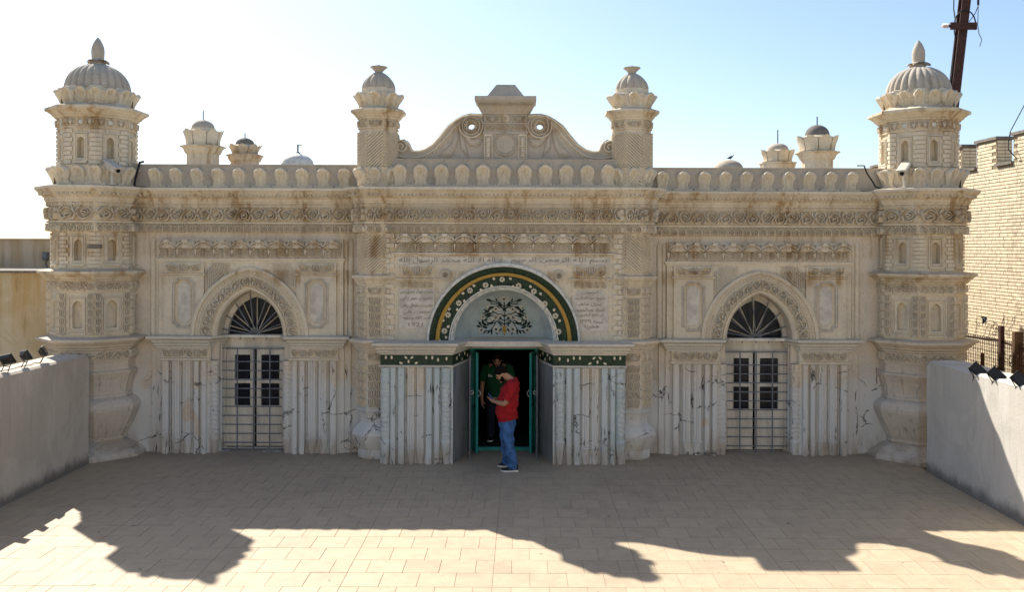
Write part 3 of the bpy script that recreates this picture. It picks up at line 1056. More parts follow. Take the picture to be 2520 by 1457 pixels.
def flute_base(mb, cx, y, w, z0, z1, depth=.085):
    prof = [(.52, 0.0), (.62, .12), (.92, .66), (1.04, .84), (1.16, .93), (1.16, .97), (.9, 1.0)]
    rs = []
    for k, v in prof:
        rs.append([(cx + w / 2 * k * math.sin(-pi / 2 + pi * i / 12) * (1 - .05 * (i % 2)), y - depth * k * math.cos(-pi / 2 + pi * i / 12) * (1 - .12 * (i % 2)), z0 + v * (z1 - z0)) for i in range(13)])
    mb.rings(rs, False)
    mb.add(rs[-1], [tuple(range(13))])

def chevron_col(mb, cx, y, r, z0, z1, zc, base_h, a0=R(-100), a1=R(100), pitch=.075):
    prof = [(r, z0 + base_h), (r, zc)]
    mb.lathe([(r * .96, z0 + base_h), (r * .96, z1)], 14, 0, cx, y)
    # capital collars
    mb.lathe([(r, zc), (r * 1.12, zc + .008), (r * 1.12, zc + .022), (r, zc + .03)], 14, 0, cx, y)
    mb.lathe([(r * .96, z1 - .09), (r * 1.1, z1 - .07), (r * 1.02, z1 - .05), (r * 1.1, z1)], 14, 0, cx, y)
    # vase foot
    mb.lathe([(r * .62, z0), (r * .70, z0 + base_h * .1), (r * 1.02, z0 + base_h * .7), (r * 1.2, z0 + base_h * .92), (r * .95, z0 + base_h)], 16, 0, cx, y, rmod=lambda a: 1 - .05 * (round(a / (2 * pi) * 16) % 2))
    z = z0 + base_h + .03
    while z < zc - .06:
        pts = []
        for i in range(9):
            a = a0 + (a1 - a0) * i / 8
            zz = z + .05 - .05 * abs(i - 4) / 4
            pts.append((cx + r * math.sin(a), y - r * math.cos(a), zz))
        mb.tube(pts, .016, 4)
        z += pitch * 1.05

def scoop_rect(x0, x1, z0, z1, r, n=4):
    """rectangle with scooped-out corners, counter-clockwise"""
    out = []
    for cx, cz, a0, a1 in ((x0, z0, pi / 2, 0), (x1, z0, pi, pi / 2), (x1, z1, 3 * pi / 2, pi), (x0, z1, 2 * pi, 3 * pi / 2)):
        for i in range(n + 1):
            a = a0 + (a1 - a0) * i / n
            out.append((cx + r * math.cos(a), cz + r * math.sin(a)))
    return out

def wall_outline():
    return [(-.57, 0)] + pointed(.57, .79, 2.03, 12) + [(.57, 0)]

def capital_frieze(mb, x0, x1, z0, z1, y, pitch=.33):
    """row of overhanging palm capitals above upright leaves"""
    n = round((x1 - x0) / pitch)
    s = (x1 - x0) / n
    H = z1 - z0
    mb.box(x0, x1, y - .03, y + .05, z1 - H * .07, z1)
    for i in range(n):
        c = x0 + (i + .5) * s
        # overhanging drum, fan volutes and abacus block
        mb.rings([[(c - s * .47 + s * .94 * u / 8, y - .10 * math.sin(pi * (u + .6) / 9.2) * k, z) for u in range(9)] for k, z in ((.55, z0 + H * .52), (1.0, z0 + H * .56), (1.0, z0 + H * .70), (.75, z0 + H * .84), (.72, z0 + H * .93))], False)
        mb.box(c - s * .13, c + s * .13, y - .125, y, z1 - H * .14, z1 + .004)
        mb.box(c - s * .10, c - s * .03, y - .118, y - .05, z0 + H * .70, z0 + H * .80)
        mb.box(c + s * .03, c + s * .10, y - .118, y - .05, z0 + H * .70, z0 + H * .80)
        for sg in (-1, 1):
            mb.ridge([(c + sg * s * (.5 - .40 * t), z0 + H * (.62 + .30 * t ** .6)) for t in (0, .3, .6, 1)], .028, .03, y0=y - .075)
            mb.ridge([(c + sg * s * (.5 - .20 * t), z0 + H * (.60 + .36 * t ** .6)) for t in (0, .3, .6, 1)], .026, .03, y0=y - .06)
            mb.ridge(arc(c + sg * s * .24, z0 + H * .50, s * .17, R(10), R(170), 6), .035, .055, y0=y - .05)
            # upright leaf of stacked chevrons
            cx = c + sg * s * .24
            for q in range(4):
                zq = z0 + H * (.02 + .115 * q)
                mb.ridge([(cx - s * .19, zq), (cx - s * .03, zq + H * .12), (cx + s * .03, zq + H * .12), (cx + s * .19, zq)], .026, .03 + .008 * q, y0=y)
        mb.plate([(c - s * .5 - .03, z0 + H * .42), (c - s * .5, z0 + H * .05), (c - s * .5 + .03, z0 + H * .42), (c - s * .5, z0 + H * .55)], .045, y)

def scale_fan(mb, cx, cz, rad, a0, a1, y):
    """quarter fan of overlapping fish scales"""
    for j in range(7):
        r0 = rad * (.22 + .78 * j / 7)
        r1 = r0 + rad * .125
        n = 4 + j * 2
        for i in range(n):
            b0 = a0 + (a1 - a0) * (i + .12) / n
            b1 = a0 + (a1 - a0) * (i + .88) / n
            bm = (b0 + b1) / 2
            P = lambda r, b: (cx + r * math.cos(b), cz + r * math.sin(b))
            mb.add([(P(r0, b0)[0], y, P(r0, b0)[1]), (P(r0, b1)[0], y, P(r0, b1)[1]), (P(r1, b1)[0], y - .040, P(r1, b1)[1]), (P(r1, b0)[0], y - .040, P(r1, b0)[1]),
                    (P(r1, b1)[0], y, P(r1, b1)[1]), (P(r1, b0)[0], y, P(r1, b0)[1])], [(0, 1, 2, 3), (3, 2, 4, 5), (0, 3, 5), (1, 4, 2)])
    mb.ridge([(cx + rad * 1.03 * math.cos(a0 + (a1 - a0) * i / 10), cz + rad * 1.03 * math.sin(a0 + (a1 - a0) * i / 10)) for i in range(11)], .022, .018, y0=y)

def build_bay(loc):
    w = MB()
    face_panel(w, -2.3, 2.3, -.05, 4.62, wall_outline(), 0, .30)
    w.add([(-2.3, .30, 0), (-.57, .30, 0), (-.57, .30, 4.6), (-2.3, .30, 4.6)], [(0, 1, 2, 3)])
    w.add([(2.3, .30, 0), (.57, .30, 0), (.57, .30, 4.6), (2.3, .30, 4.6)], [(0, 1, 2, 3)])
    root = w.build('bay_wall', 'low', mosque, loc)
    e = MB()
    e.sweep([(-2.3, 0), (2.3, 0)], ENT)
    e.build('cornice', 'stone', root)
    entab_carving(None, -2.1, 2.1, VINE, 0.0, root)
    p = MB()
    p.box(-2.3, 2.3, .0, .22, 4.60, 4.985)
    p.box(-2.3, 2.3, -.015, .235, 4.985, 5.01)
    p.build('parapet', 'dome', root)
    for i in range(10):
        place(leaf_bay, 'parapet_leaf', root, (-1.68 + .365 * i, .006, 4.595))
    # raised panel and its rounded margins
    q = MB()
    o = [(-.57, 2.0)] + pointed(.57, .79, 2.03, 12) + [(.57, 2.0)]
    face_panel(q, -1.60, 1.60, 2.0, 3.70, o, -.07, .0)
    q.box(-1.60, 1.60, -.069, 0, 3.699, 3.705)
    for sg in (-1, 1):
        q.box(min(sg * 1.60, sg * 1.597), max(sg * 1.60, sg * 1.597), -.068, 0, 2.0, 3.70)
        q.lathe([(.055, 1.98), (.055, 3.64), (.03, 3.72), (.004, 3.76)], 10, 0, sg * 1.72, .012, a0=0)
        q.box(min(sg * 1.62, sg * 1.66), max(sg * 1.62, sg * 1.66), -.03, 0, 2.0, 3.68)
    q.build('raised_panel', 'stone', root)
    k = MB()
    capital_frieze(k, -1.58, 1.58, 3.375, 3.69, -.075)
    k.sweep([(-1.60, -.05), (-1.60, -.07), (1.60, -.07), (1.60, -.05)], [(0, 3.30), (.012, 3.303), (.012, 3.325), (.03, 3.332), (.03, 3.345), (.045, 3.352), (.045, 3.372), (0, 3.376)])
    k.build('capital_frieze', 'relief', root)
    for sg in (-1, 1):
        pl = MB()
        xa, xb = (-1.49, -.80) if sg < 0 else (.80, 1.49)
        pl.box(xa, xb, -.12, -.06, 3.12, 3.295)
        pl.sweep([(xa, -.06), (xa, -.12), (xb, -.12), (xb, -.06)], [(0, 3.07), (.012, 3.075), (.03, 3.09), (.03, 3.105), (.012, 3.115), (0, 3.125)])
        # cartouche field: pilaster face with a scooped opening and two nested mouldings
        cx, x0, x1, z0, z1 = (xa + xb) / 2, -.165, .165, 2.20, 3.0
        sc = [(cx + x, z) for x, z in scoop_rect(x0, x1, z0, z1, .075)]
        bl = (xa, 2.0)
        n5 = 5
        # pilaster face around the scooped field
        cor = [(xa, 2.0), (xb, 2.0), (xb, 3.075), (xa, 3.075)]
        o_ = len(pl.v)
        pl.v += [(x, -.12, z) for x, z in cor] + [(x, -.12, z) for x, z in sc] + [(x, -.075, z) for x, z in sc]
        N = len(sc)
        for j in range(4):
            for i in range(n5 - 1):
                pl.f.append((o_ + j, o_ + 4 + j * n5 + i + 1, o_ + 4 + j * n5 + i))
            pl.f.append((o_ + j, o_ + (j + 1) % 4, o_ + 4 + ((j + 1) % 4) * n5, o_ + 4 + j * n5 + n5 - 1))
        for i in range(N):
            pl.f.append((o_ + 4 + i, o_ + 4 + (i + 1) % N, o_ + 4 + N + (i + 1) % N, o_ + 4 + N + i))
        pl.f.append(tuple(o_ + 4 + N + i for i in range(N)))
        pl.box(xa, xa + .002, -.1199, -.06, 2.0, 3.07)
        pl.box(xb - .002, xb, -.1199, -.06, 2.0, 3.07)
        pp = pl.build('panel_pilaster', 'stone', root)
        ct = MB()
        sc2 = [(cx + x, z) for x, z in scoop_rect(-.20, .20, 2.165, 3.035, .085)]
        ct.ridge(sc2 + sc2[:2], .022, .018, y0=-.12)
        ct.ridge([(cx + x, z) for x, z in scoop_rect(-.17, .17, 2.19, 3.01, .075)] + [(cx + x, z) for x, z in scoop_rect(-.17, .17, 2.19, 3.01, .075)][:2], .016, .026, y0=-.118)
        sc4 = scoop_rect(-.115, .115, 2.25, 2.95, .055)
        ct.plate([(cx + x, z) for x, z in sc4], .012, -.075, .96)
        ct.build('cartouche', 'tablet', pp)
        an = MB()
        frieze(an, xa + .02, xb - .02, 3.13, 3.285, ANTH, .10, .15, -.12)
        an.build('anthemion_frieze', 'relief', pp)
        f = MB()
        if sg < 0:
            scale_fan(f, xb + .012, 3.295, .41, R(-90), R(0), -.07)
        else:
            scale_fan(f, xa - .012, 3.295, .41, R(180), R(270), -.07)
        f.build('scale_fan', 'relief', root)
    # pointed arch band
    a = MB()
    N = 14
    fr = [(1.0, -.06), (1.0, -.16), (.93, -.175), (.86, -.165), (.84, -.135), (.70, -.135), (.69, -.155), (.64, -.155), (.62, -.135), (.18, -.135), (.16, -.16), (.08, -.16), (.0, -.12), (0, .02)]
    inner = pointed(.57, .79, 2.03, N)
    outer = pointed(1.02, 1.19, 2.03, N)
    rs = []
    for i in range(len(inner)):
        rs.append([(inner[i][0] + (outer[i][0] - inner[i][0]) * t, y, inner[i][1] + (outer[i][1] - inner[i][1]) * t) for t, y in fr])
    a.rings(rs, False)
    arch = a.build('arch_band', 'stone', root)
    Ls = [0]
    mid = [((i[0] + o_[0]) / 2, (i[1] + o_[1]) / 2) for i, o_ in zip(inner, outer)]
    for p0, p1 in zip(mid, mid[1:]):
        Ls.append(Ls[-1] + math.hypot(p1[0] - p0[0], p1[1] - p0[1]))
    def onarch(s, t):
        for i in range(len(Ls) - 1):
            if s <= Ls[i + 1] or i == len(Ls) - 2:
                u = (s - Ls[i]) / (Ls[i + 1] - Ls[i])
                b = lambda P: (P[i][0] + (P[i + 1][0] - P[i][0]) * u, P[i][1] + (P[i + 1][1] - P[i][1]) * u)
                I, O = b(inner), b(outer)
                return (I[0] + (O[0] - I[0]) * t, I[1] + (O[1] - I[1]) * t)
    sc = MB()
    W = .46
    half = Ls[-1] / 2
    for x0, x1 in ((.02, half - .01), (half + .01, Ls[-1] - .02)):
        frieze(sc, x0, x1, .20 * W, .60 * W, VINE, .12, .17, -.135, fmap=lambda x, z: onarch(x, z / W))
        n = round((x1 - x0) / .055)
        for i in range(n):
            s0 = x0 + (x1 - x0) * (i + .5) / n
            sc.ridge([onarch(s0 - .02, .72), onarch(s0, .775), onarch(s0 + .012, .83)], .022, .022, y0=-.135)
    sc.build('arch_scroll', 'relief', arch)
    # ledge over the pilaster groups
    for sg in (-1, 1):
        led = [(0, 1.82), (.012, 1.825), (.012, 1.85), (.04, 1.87), (.04, 1.89), (.075, 1.93), (.075, 1.955), (.125, 1.985), (.14, 1.99), (.14, 2.03), (-.05, 2.05), (-.3, 2.05)]
        path = [(-1.60, .02), (-1.60, -.13), (-.71, -.13), (-.555, .22)]
        if sg > 0:
            path = [(-x, y) for x, y in reversed(path)]
        l = MB()
        l.sweep(path, led)
        l.build('ledge', 'ledge', root)
        g = MB()
        mk = lambda u0, u1: (min(sg * u0, sg * u1), max(sg * u0, sg * u1))
        # pier behind the strips
        poly = [(-1.73, 0), (-1.73, -.035), (-1.62, -.035), (-1.62, -.07), (-1.53, -.07), (-1.53, -.095), (-.68, -.105), (-.68, -.02), (-.555, .10), (-.555, .32), (-1.73, .32)]
        if sg > 0:
            poly = [(-x, y) for x, y in reversed(poly)]
        g.vprism(poly, -.05, 1.99)
        pier = g.build('pier', 'low', root)
        fz = MB()
        x0, x1 = mk(-1.52, -.70)
        fz.box(x0, x1, -.125, -.10, 1.655, 1.822)
        fz.sweep([(x0 - .0, -.09), (x0 - .0, -.125), (x1, -.125), (x1, -.09)], [(0, 1.60), (.02, 1.605), (.02, 1.625), (.035, 1.632), (.035, 1.645), (0, 1.655)])
        frieze(fz, x0 + .01, x1 - .01, 1.662, 1.815, ANTH, .10, .14, -.125)
        fz.build('carved_band', 'relief', pier)
        for u0, u1 in ((-1.52, -1.375), (-.97, -.855), (-.84, -.725)):
            b = MB()
            x0, x1 = mk(u0, u1)
            strip(b, x0 + .013, x1 - .013, -.18, -.08, -.05, 1.60)
            b.build('pilaster_strip', 'low', pier)
        fc = MB()
        for u in (-1.265, -1.078):
            flute_col(fc, sg * u, -.105, .175, .28, 1.60)
            flute_base(fc, sg * u, -.105, .175, 0, .285)
        for u in (-1.362, -.982):
            x0, x1 = mk(u - .006, u + .006)
            fc.box(x0, x1, -.125, -.10, 0, 1.60)
        fc.build('fluted_column', 'low', pier)
        cc = MB()
        chevron_col(cc, sg * -.632, -.055, .076, -.02, 1.60, 1.45, .30)
        cc.build('chevron_column', 'low', pier)
    # door recess
    d = MB()
    d.box(-.575, .575, .26, .34, 1.80, 2.03)
    d.box(-.575, -.525, .22, .30, 0, 1.80)
    d.box(.525, .575, .22, .30, 0, 1.80)
    d.box(-.525, .525, .22, .30, 1.765, 1.80)
    d.box(-.575, .575, .05, .34, 1.985, 2.03)
    d.box(-.575, .575, .2, .34, -.05, .03)
    fr = d.build('door_frame', 'wood', root)
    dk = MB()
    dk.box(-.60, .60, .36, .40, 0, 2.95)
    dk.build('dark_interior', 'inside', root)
    for sg in (-1, 1):
        x0, x1 = (-.52, -.026) if sg < 0 else (.016, .52)
        lf = MB()
        mid_ = (x0 + x1) / 2
        pw0, pw1 = (x0 + .15, x1 - .07) if sg < 0 else (x0 + .08, x1 - .10)
        for a_, b_, c_, d_ in ((x0, pw0, .05, 1.76), (pw1, x1, .05, 1.76), (pw0, pw1, 1.665, 1.76), (pw0, pw1, 1.16, 1.235), (pw0, pw1, .05, .765)):
            lf.box(a_, b_, .232, .275, c_, d_)
        rect_frame(lf, x0 + .05, x1 - .05, .12, .62, .018, .010, .232)
        rect_frame(lf, pw0 - .015, pw1 + .015, 1.22, 1.68, .015, .010, .232)
        rect_frame(lf, pw0 - .015, pw1 + .015, .75, 1.175, .015, .010, .232)
        leaf = lf.build('door_leaf', 'wood', root)
        for c_, d_ in ((1.235, 1.665), (.765, 1.16)):
            gp = MB()
            gp.box(pw0, pw1, .262, .268, c_, d_)
            gp.build('pane', 'glass', leaf)
    # fan light
    fl = MB()
    oo = pointed(.50, .66, 2.03, 10)
    face_panel(fl, -.6, .6, 2.0, 2.85, [(-.50, 2.03)] + oo[1:-1] + [(.50, 2.03)], .24, .34)
    fan = fl.build('fan_window', 'wood', root)
    gl = MB()
    gl.add([(-.56, .335, 2.0), (.56, .335, 2.0), (.56, .335, 2.85), (-.56, .335, 2.85)], [(0, 1, 2, 3)])
    gl.build('pane', 'glass', fan)
    cc_, th_ = (.77 ** 2 - .535 ** 2) / (2 * .535), None
    for yy, m_, rr, off in ((.30, 'cream', .011, 0.0), (.12, 'iron', .011, .06)):
        for i in range(7):
            an_ = R(16 + 24.6 * i + off * 100)
            # ray length to the arch
            L = .05
            while True:
                px_, pz_ = L * math.cos(an_), L * math.sin(an_)
                cc2 = ((.66 if m_ == 'cream' else .76) ** 2 - (.50 if m_ == 'cream' else .555) ** 2) / (2 * (.50 if m_ == 'cream' else .555))
                if math.hypot(abs(px_) + cc2, pz_) > (.50 if m_ == 'cream' else .555) + cc2 or L > 1:
                    break
                L += .01
            br = MB()
            br.tube([(.04 * math.cos(an_), yy, 2.03 + .04 * math.sin(an_)), (L * math.cos(an_), yy, 2.03 + L * math.sin(an_))], rr, 6)
            br.build('fan_bar', m_, fan)
    hub = MB()
    hub.tube(arc3(0, .12, 2.03, .075), .012, 6)
    hub.box(-.5, .5, .112, .128, 2.018, 2.036)
    hub.build('fan_hub', 'iron', fan)
    # iron grille in front of the door
    gr = MB()
    gr.box(-.585, -.565, .105, .125, .01, 1.80)
    gr.box(.565, .585, .105, .125, .01, 1.80)
    gr.box(-.565, .565, .105, .125, 1.78, 1.80)
    gr.box(-.565, .565, .105, .125, .01, .03)
    grille = gr.build('iron_grille', 'iron', root)
    bar = MB()
    bar.box(-.565, .565, -.009, .009, -.008, .008)
    bar_me = bar.mesh('grille_bar', 'iron')
    for i in range(10):
        place(bar_me, 'grille_bar', grille, (0, .115 + random.uniform(-.003, .003), .135 + .158 * i))
    vb = MB()
    vb.box(-.010, .010, -.009, .009, 0, 1.75)
    vb_me = vb.mesh('grille_bar', 'iron')
    for x in (-.285, 0, .285):
        place(vb_me, 'grille_bar', grille, (x, .100, .03))
    stubs = MB()
    for x in (-.24, 0, .22):
        stubs.box(x - .008, x + .008, .11, .126, 1.94, 2.02)
    stubs.build('grille_stub', 'iron', grille)
    return root

def arc3(cx, y, cz, r, n=10):
    return [(cx + r * math.cos(pi * i / n), y, cz + r * math.sin(pi * i / n)) for i in range(n + 1)]

bay = build_bay((-4.39, 0, 0))
bay2 = copy_tree(bay, mosque, (4.42, 0, -.03))
# ------------------------------------------------------------------ lettering
AR = {'\u0627': (0xFE8D, 2), '\u0622': (0xFE81, 2), '\u0628': (0xFE8F, 4), '\u062a': (0xFE95, 4), '\u062b': (0xFE99, 4), '\u062c': (0xFE9D, 4), '\u062d': (0xFEA1, 4), '\u062e': (0xFEA5, 4),
      '\u062f': (0xFEA9, 2), '\u0630': (0xFEAB, 2), '\u0631': (0xFEAD, 2), '\u0632': (0xFEAF, 2), '\u0633': (0xFEB1, 4), '\u0634': (0xFEB5, 4), '\u0635': (0xFEB9, 4), '\u0636': (0xFEBD, 4),
      '\u0639': (0xFEC9, 4), '\u0642': (0xFED5, 4), '\u06a9': (0xFED9, 4), '\u0644': (0xFEDD, 4), '\u0645': (0xFEE1, 4), '\u0646': (0xFEE5, 4), '\u0647': (0xFEE9, 4), '\u0648': (0xFEED, 2),
      '\u06cc': (0xFEF1, 4)}
def shape_ar(s):
    """joins Arabic letters (presentation forms) and puts them in left-to-right drawing order"""
    s = s.replace('\u0644\u0627', '\u0001')
    out = []
    for i, ch in enumerate(s):
        pv = s[i - 1] if i else ' '
        nx = s[i + 1] if i + 1 < len(s) else ' '
        joins_prev = pv in AR and AR[pv][1] == 4
        joins_next = nx in AR or nx == '\u0001'
        if ch == '\u0001':
            out.append(chr(0xFEFC if joins_prev else 0xFEFB))
        elif ch in AR:
            b, n = AR[ch]
            if n == 2:
                f = 1 if joins_prev else 0
            else:
                f = (3 if joins_next else 1) if joins_prev else (2 if joins_next else 0)
            out.append(chr(b + f))
        else:
            out.append(ch)
    # numerals keep their own order
    res, num = [], []
    for ch in reversed(out):
        if '\u06f0' <= ch <= '\u06f9' or ch.isdigit():
            num.insert(0, ch)
        else:
            res += num + [ch]
            num = []
    return ''.join(res + num)

def lettering(text, name, x0, x1, z0, z1, y, mat, parent, depth=.006, fit=True, bold=0.0, M=None):
    cu = bpy.data.curves.new(name, 'FONT')
    cu.body = text
    cu.size = 1.0
    cu.extrude = .02
    cu.offset = bold
    cu.resolution_u = 2
    ob = bpy.data.objects.new(name, cu)
    col.objects.link(ob)
    dg = bpy.context.evaluated_depsgraph_get()
    me = bpy.data.meshes.new_from_object(ob.evaluated_get(dg))
    bpy.data.objects.remove(ob)
    v = [q.co.copy() for q in me.vertices]
    ax, bx = min(q.x for q in v), max(q.x for q in v)
    ay, by = min(q.y for q in v), max(q.y for q in v)
    s = (z1 - z0) / (by - ay)
    sx = (x1 - x0) / (bx - ax) if fit else s
    cx = (x0 + x1) / 2
    for q in me.vertices:
        p = Vector((cx + (q.co.x - (ax + bx) / 2) * sx, y - depth * (q.co.z + .02) / .04, z0 + (q.co.y - ay) * s))
        q.co = M @ p if M else p
    me.materials.clear()
    me.materials.append(MAT[mat])
    me.name = name
    return place(me, name, parent)

# ------------------------------------------------------------------ portal
PY = -.45
up = MB()
oa = round_arch(.90, .94, 1.975, 28)
face_panel(up, -2.05, 2.05, 1.95, 4.62, [(-.90, 1.95)] + oa[1:-1] + [(.90, 1.95)], PY, -.30)
up.box(-2.05, -2.03, PY + .001, .1, 1.95, 4.60)
up.box(2.03, 2.05, PY + .001, .1, 1.95, 4.60)
up.box(-2.03, 2.03, -.44, .3, 4.40, 4.60)
portal = up.build('portal', 'stone', mosque)
e = MB()
e.sweep([(-2.05, .0), (-2.05, PY), (2.05, PY), (2.05, .0)], ENT)
e.build('cornice', 'stone', portal)
entab_carving(None, -2.07, 2.07, FLOWERVINE, -PY, portal)
# quoins
for sg in (-1, 1):
    for i in range(21):
        z0 = 2.01 + i * .0862
        w = .21 if i % 2 == 0 else .125
        b = MB()
        xa, xb = (-2.055, -2.055 + w) if sg < 0 else (2.055 - w, 2.055)
        b.plate([(xa, z0), (xb, z0), (xb, z0 + .079), (xa, z0 + .079)], .040 + random.uniform(0, .006), PY, .955)
        b.build('quoin', 'stone', portal)
k = MB()
capital_frieze(k, -1.82, 1.82, 3.49, 3.80, PY - .01, .335)
k.sweep([(-1.84, PY), (-1.84, PY - .01), (1.84, PY - .01), (1.84, PY)], [(0, 3.43), (.015, 3.433), (.015, 3.45), (.05, 3.458), (.05, 3.482), (.02, 3.49), (0, 3.492)])
k.build('capital_frieze', 'relief', portal)
b = MB()
b.box(-1.79, 1.79, PY - .015, PY, 3.285, 3.43)
b.build('inscription_band', 'tablet', portal)
n = 40
sc = MB()
for i in range(n):
    x = -1.76 + 3.52 * (i + .5) / n
    sc.ridge(arc(x, 3.435, .028, R(180), R(360), 4), .012, .012, y0=PY - .015)
sc.build('bead_row', 'relief', portal)
lettering(shape_ar('بسم الله الرحمن الرحیم'), 'inscription', .12, 1.74, 3.298, 3.412, PY - .016, 'letter', portal)
lettering(shape_ar('لا اله الا الله محمد الرسول الله'), 'inscription', -1.77, -.02, 3.298, 3.412, PY - .016, 'letter', portal)
LT = ['حضرت ابوبکر صدیق رض', 'حضرت عمر رض', 'حضرت عثمان رض', 'حضرت علی', 'کرم الله وجهه', '1921']
RT = ['المتولی', 'شیخ عبدالرشید', 'منزل ماهر', 'استاد عبدالمجید', 'اسلام آبادی', 'سنه ۱۳۳۹', 'هجریه']
for sg in (-1, 1):
    xa, xb = (-1.77, -1.16) if sg < 0 else (1.15, 1.765)
    p = MB()
    p.box(xa, xb, PY - .02, PY, 2.0, 3.07)
    p.box(xa + .02, xb - .005, PY - .03, PY, 3.065, 3.283)
    p.sweep([(xa - .02, PY), (xa - .02, PY - .02), (xb + .02, PY - .02), (xb + .02, PY)], [(0, 2.995), (.012, 3.0), (.012, 3.02), (.035, 3.03), (.035, 3.052), (.01, 3.06), (0, 3.065)])
    pier = p.build('panel_pilaster', 'stone', portal)
    f = MB()
    frieze(f, xa + .03, xb - .015, 3.075, 3.275, ANTH, .10, .12, PY - .03)
    f.build('anthemion_frieze', 'relief', pier)
    f = MB()
    frieze(f, xa + .02, xb - .02, 2.885, 2.99, ARCHES, .12, .12, PY - .02)
    f.build('arch_frieze', 'relief', pier)
    t = MB()
    if sg < 0:
        t.plate([(xa + .005, 2.20), (xb - .005, 2.20), (xb - .005, 2.875), (xa + .005, 2.875)], .010, PY - .02, .99)
    else:
        t.plate([(xa + .005, 2.16), (xb - .005, 2.16), (xb - .005, 2.76), (xb - .05, 2.78), (xb - .085, 2.82), (xb - .09, 2.86), (xa + .09, 2.86), (xa + .085, 2.82), (xa + .05, 2.78), (xa + .005, 2.76)], .010, PY - .02, .99)
    t.build('tablet', 'tablet', pier)
    lines = LT if sg < 0 else RT
    pos = [(2.78, .085, .56), (2.665, .085, .54), (2.55, .085, .54), (2.435, .085, .44), (2.335, .08, .46), (2.235, .07, .24)] if sg < 0 else \
          [(2.775, .075, .28), (2.68, .08, .52), (2.585, .075, .40), (2.485, .08, .48), (2.40, .075, .42), (2.30, .065, .38), (2.20, .075, .26)]
    off = [0, 0, 0, .0, 0, -.02] if sg < 0 else [0, 0, 0, -.0, .02, .02, .02]
    for ln, (z, h, w), ox in zip(lines, pos, off):
        cx = (xa + xb) / 2 + ox
        lettering(ln if ln == '1921' else shape_ar(ln), 'inscription', cx - w / 2, cx + w / 2, z, z + h, PY - .031, 'letter', pier)
    ro = MB()
    cx, cz = (-.985, 3.11) if sg < 0 else (.93, 3.10)
    for q in range(16):
        a = q * pi / 8
        P = lambda r, b: (cx + r * math.cos(b), cz + r * math.sin(b))
        ro.plate([P(.022, a - .08), P(.022, a + .08), P(.085, a + .17), P(.108, a + .06), P(.108, a - .06), P(.085, a - .17)], .055, PY, .8)
        ro.plate([P(.008, a - .2), P(.03, a), P(.008, a + .2)][::-1], .03, PY, .8)
    ro.build('rosette', 'relief', portal)

# arch rings (half-ellipses round (0, 1.975))
AZ = 1.975
def ring(name, mat, w0, h0, w1, h1, prof, parent, n=40):
    m = MB()
    rs = []
    for i in range(n + 1):
        a = pi - pi * i / n
        rs.append([((w0 + (w1 - w0) * t) * math.cos(a), y, AZ + (h0 + (h1 - h0) * t) * math.sin(a)) for t, y in prof])
    m.rings(rs, False)
    return m.build(name, mat, parent)
ring1 = ring('arch_ring', 'white', 1.253, 1.277, 1.29, 1.34, [(0, -.46), (0, -.56), (.2, -.57), (.8, -.57), (1, -.56), (1, PY + .01)], portal)
ring2 = ring('arch_ring', 'green', 1.146, 1.173, 1.254, 1.278, [(0, -.50), (.3, -.515), (.7, -.525), (1, -.535)], portal)
ring3 = ring('arch_ring', 'gold', 1.08, 1.12, 1.148, 1.175, [(0, -.46), (0, -.525), (.2, -.535), (.8, -.535), (1, -.525), (1, -.48)], portal)
ring4 = ring('flower_ring', 'green', .922, .956, 1.082, 1.122, [(0, -.49), (.5, -.505), (1, -.50)], portal)
ring5 = ring('arch_ring', 'white', .835, .875, .924, .958, [(0, -.38), (0, -.44), (.12, -.47), (.3, -.46), (.4, -.49), (.62, -.50), (.7, -.48), (.8, -.515), (1, -.515), (1, -.47)], portal)
ch = MB()
for i in range(70):
    a = pi * (i + .5) / 70
    ch.ridge([((1.16 + .08 * t) * math.cos(a + (.02 if t else -.02)), AZ + (1.187 + .08 * t) * math.sin(a + (.02 if t else -.02))) for t in (0, 1)], .022, .012, y0=-.517)
ch.build('carved_leafwork', 'green', ring2)
for i in range(34):
    vn = MB()
    a = pi * (i + .5) / 34
    rr = (.96, 1.0) if i % 2 else (1.05, 1.085)
    pts = spiral(0, 0, .042, a + 1, 1.1, 9, 1 if i % 2 else -1)
    vn.ridge([(rr[0] * math.cos(a) + x, AZ + rr[1] * math.sin(a) + z) for x, z in pts], .014, .012, y0=-.500)
    vn.build('carved_curl', 'green', ring4)

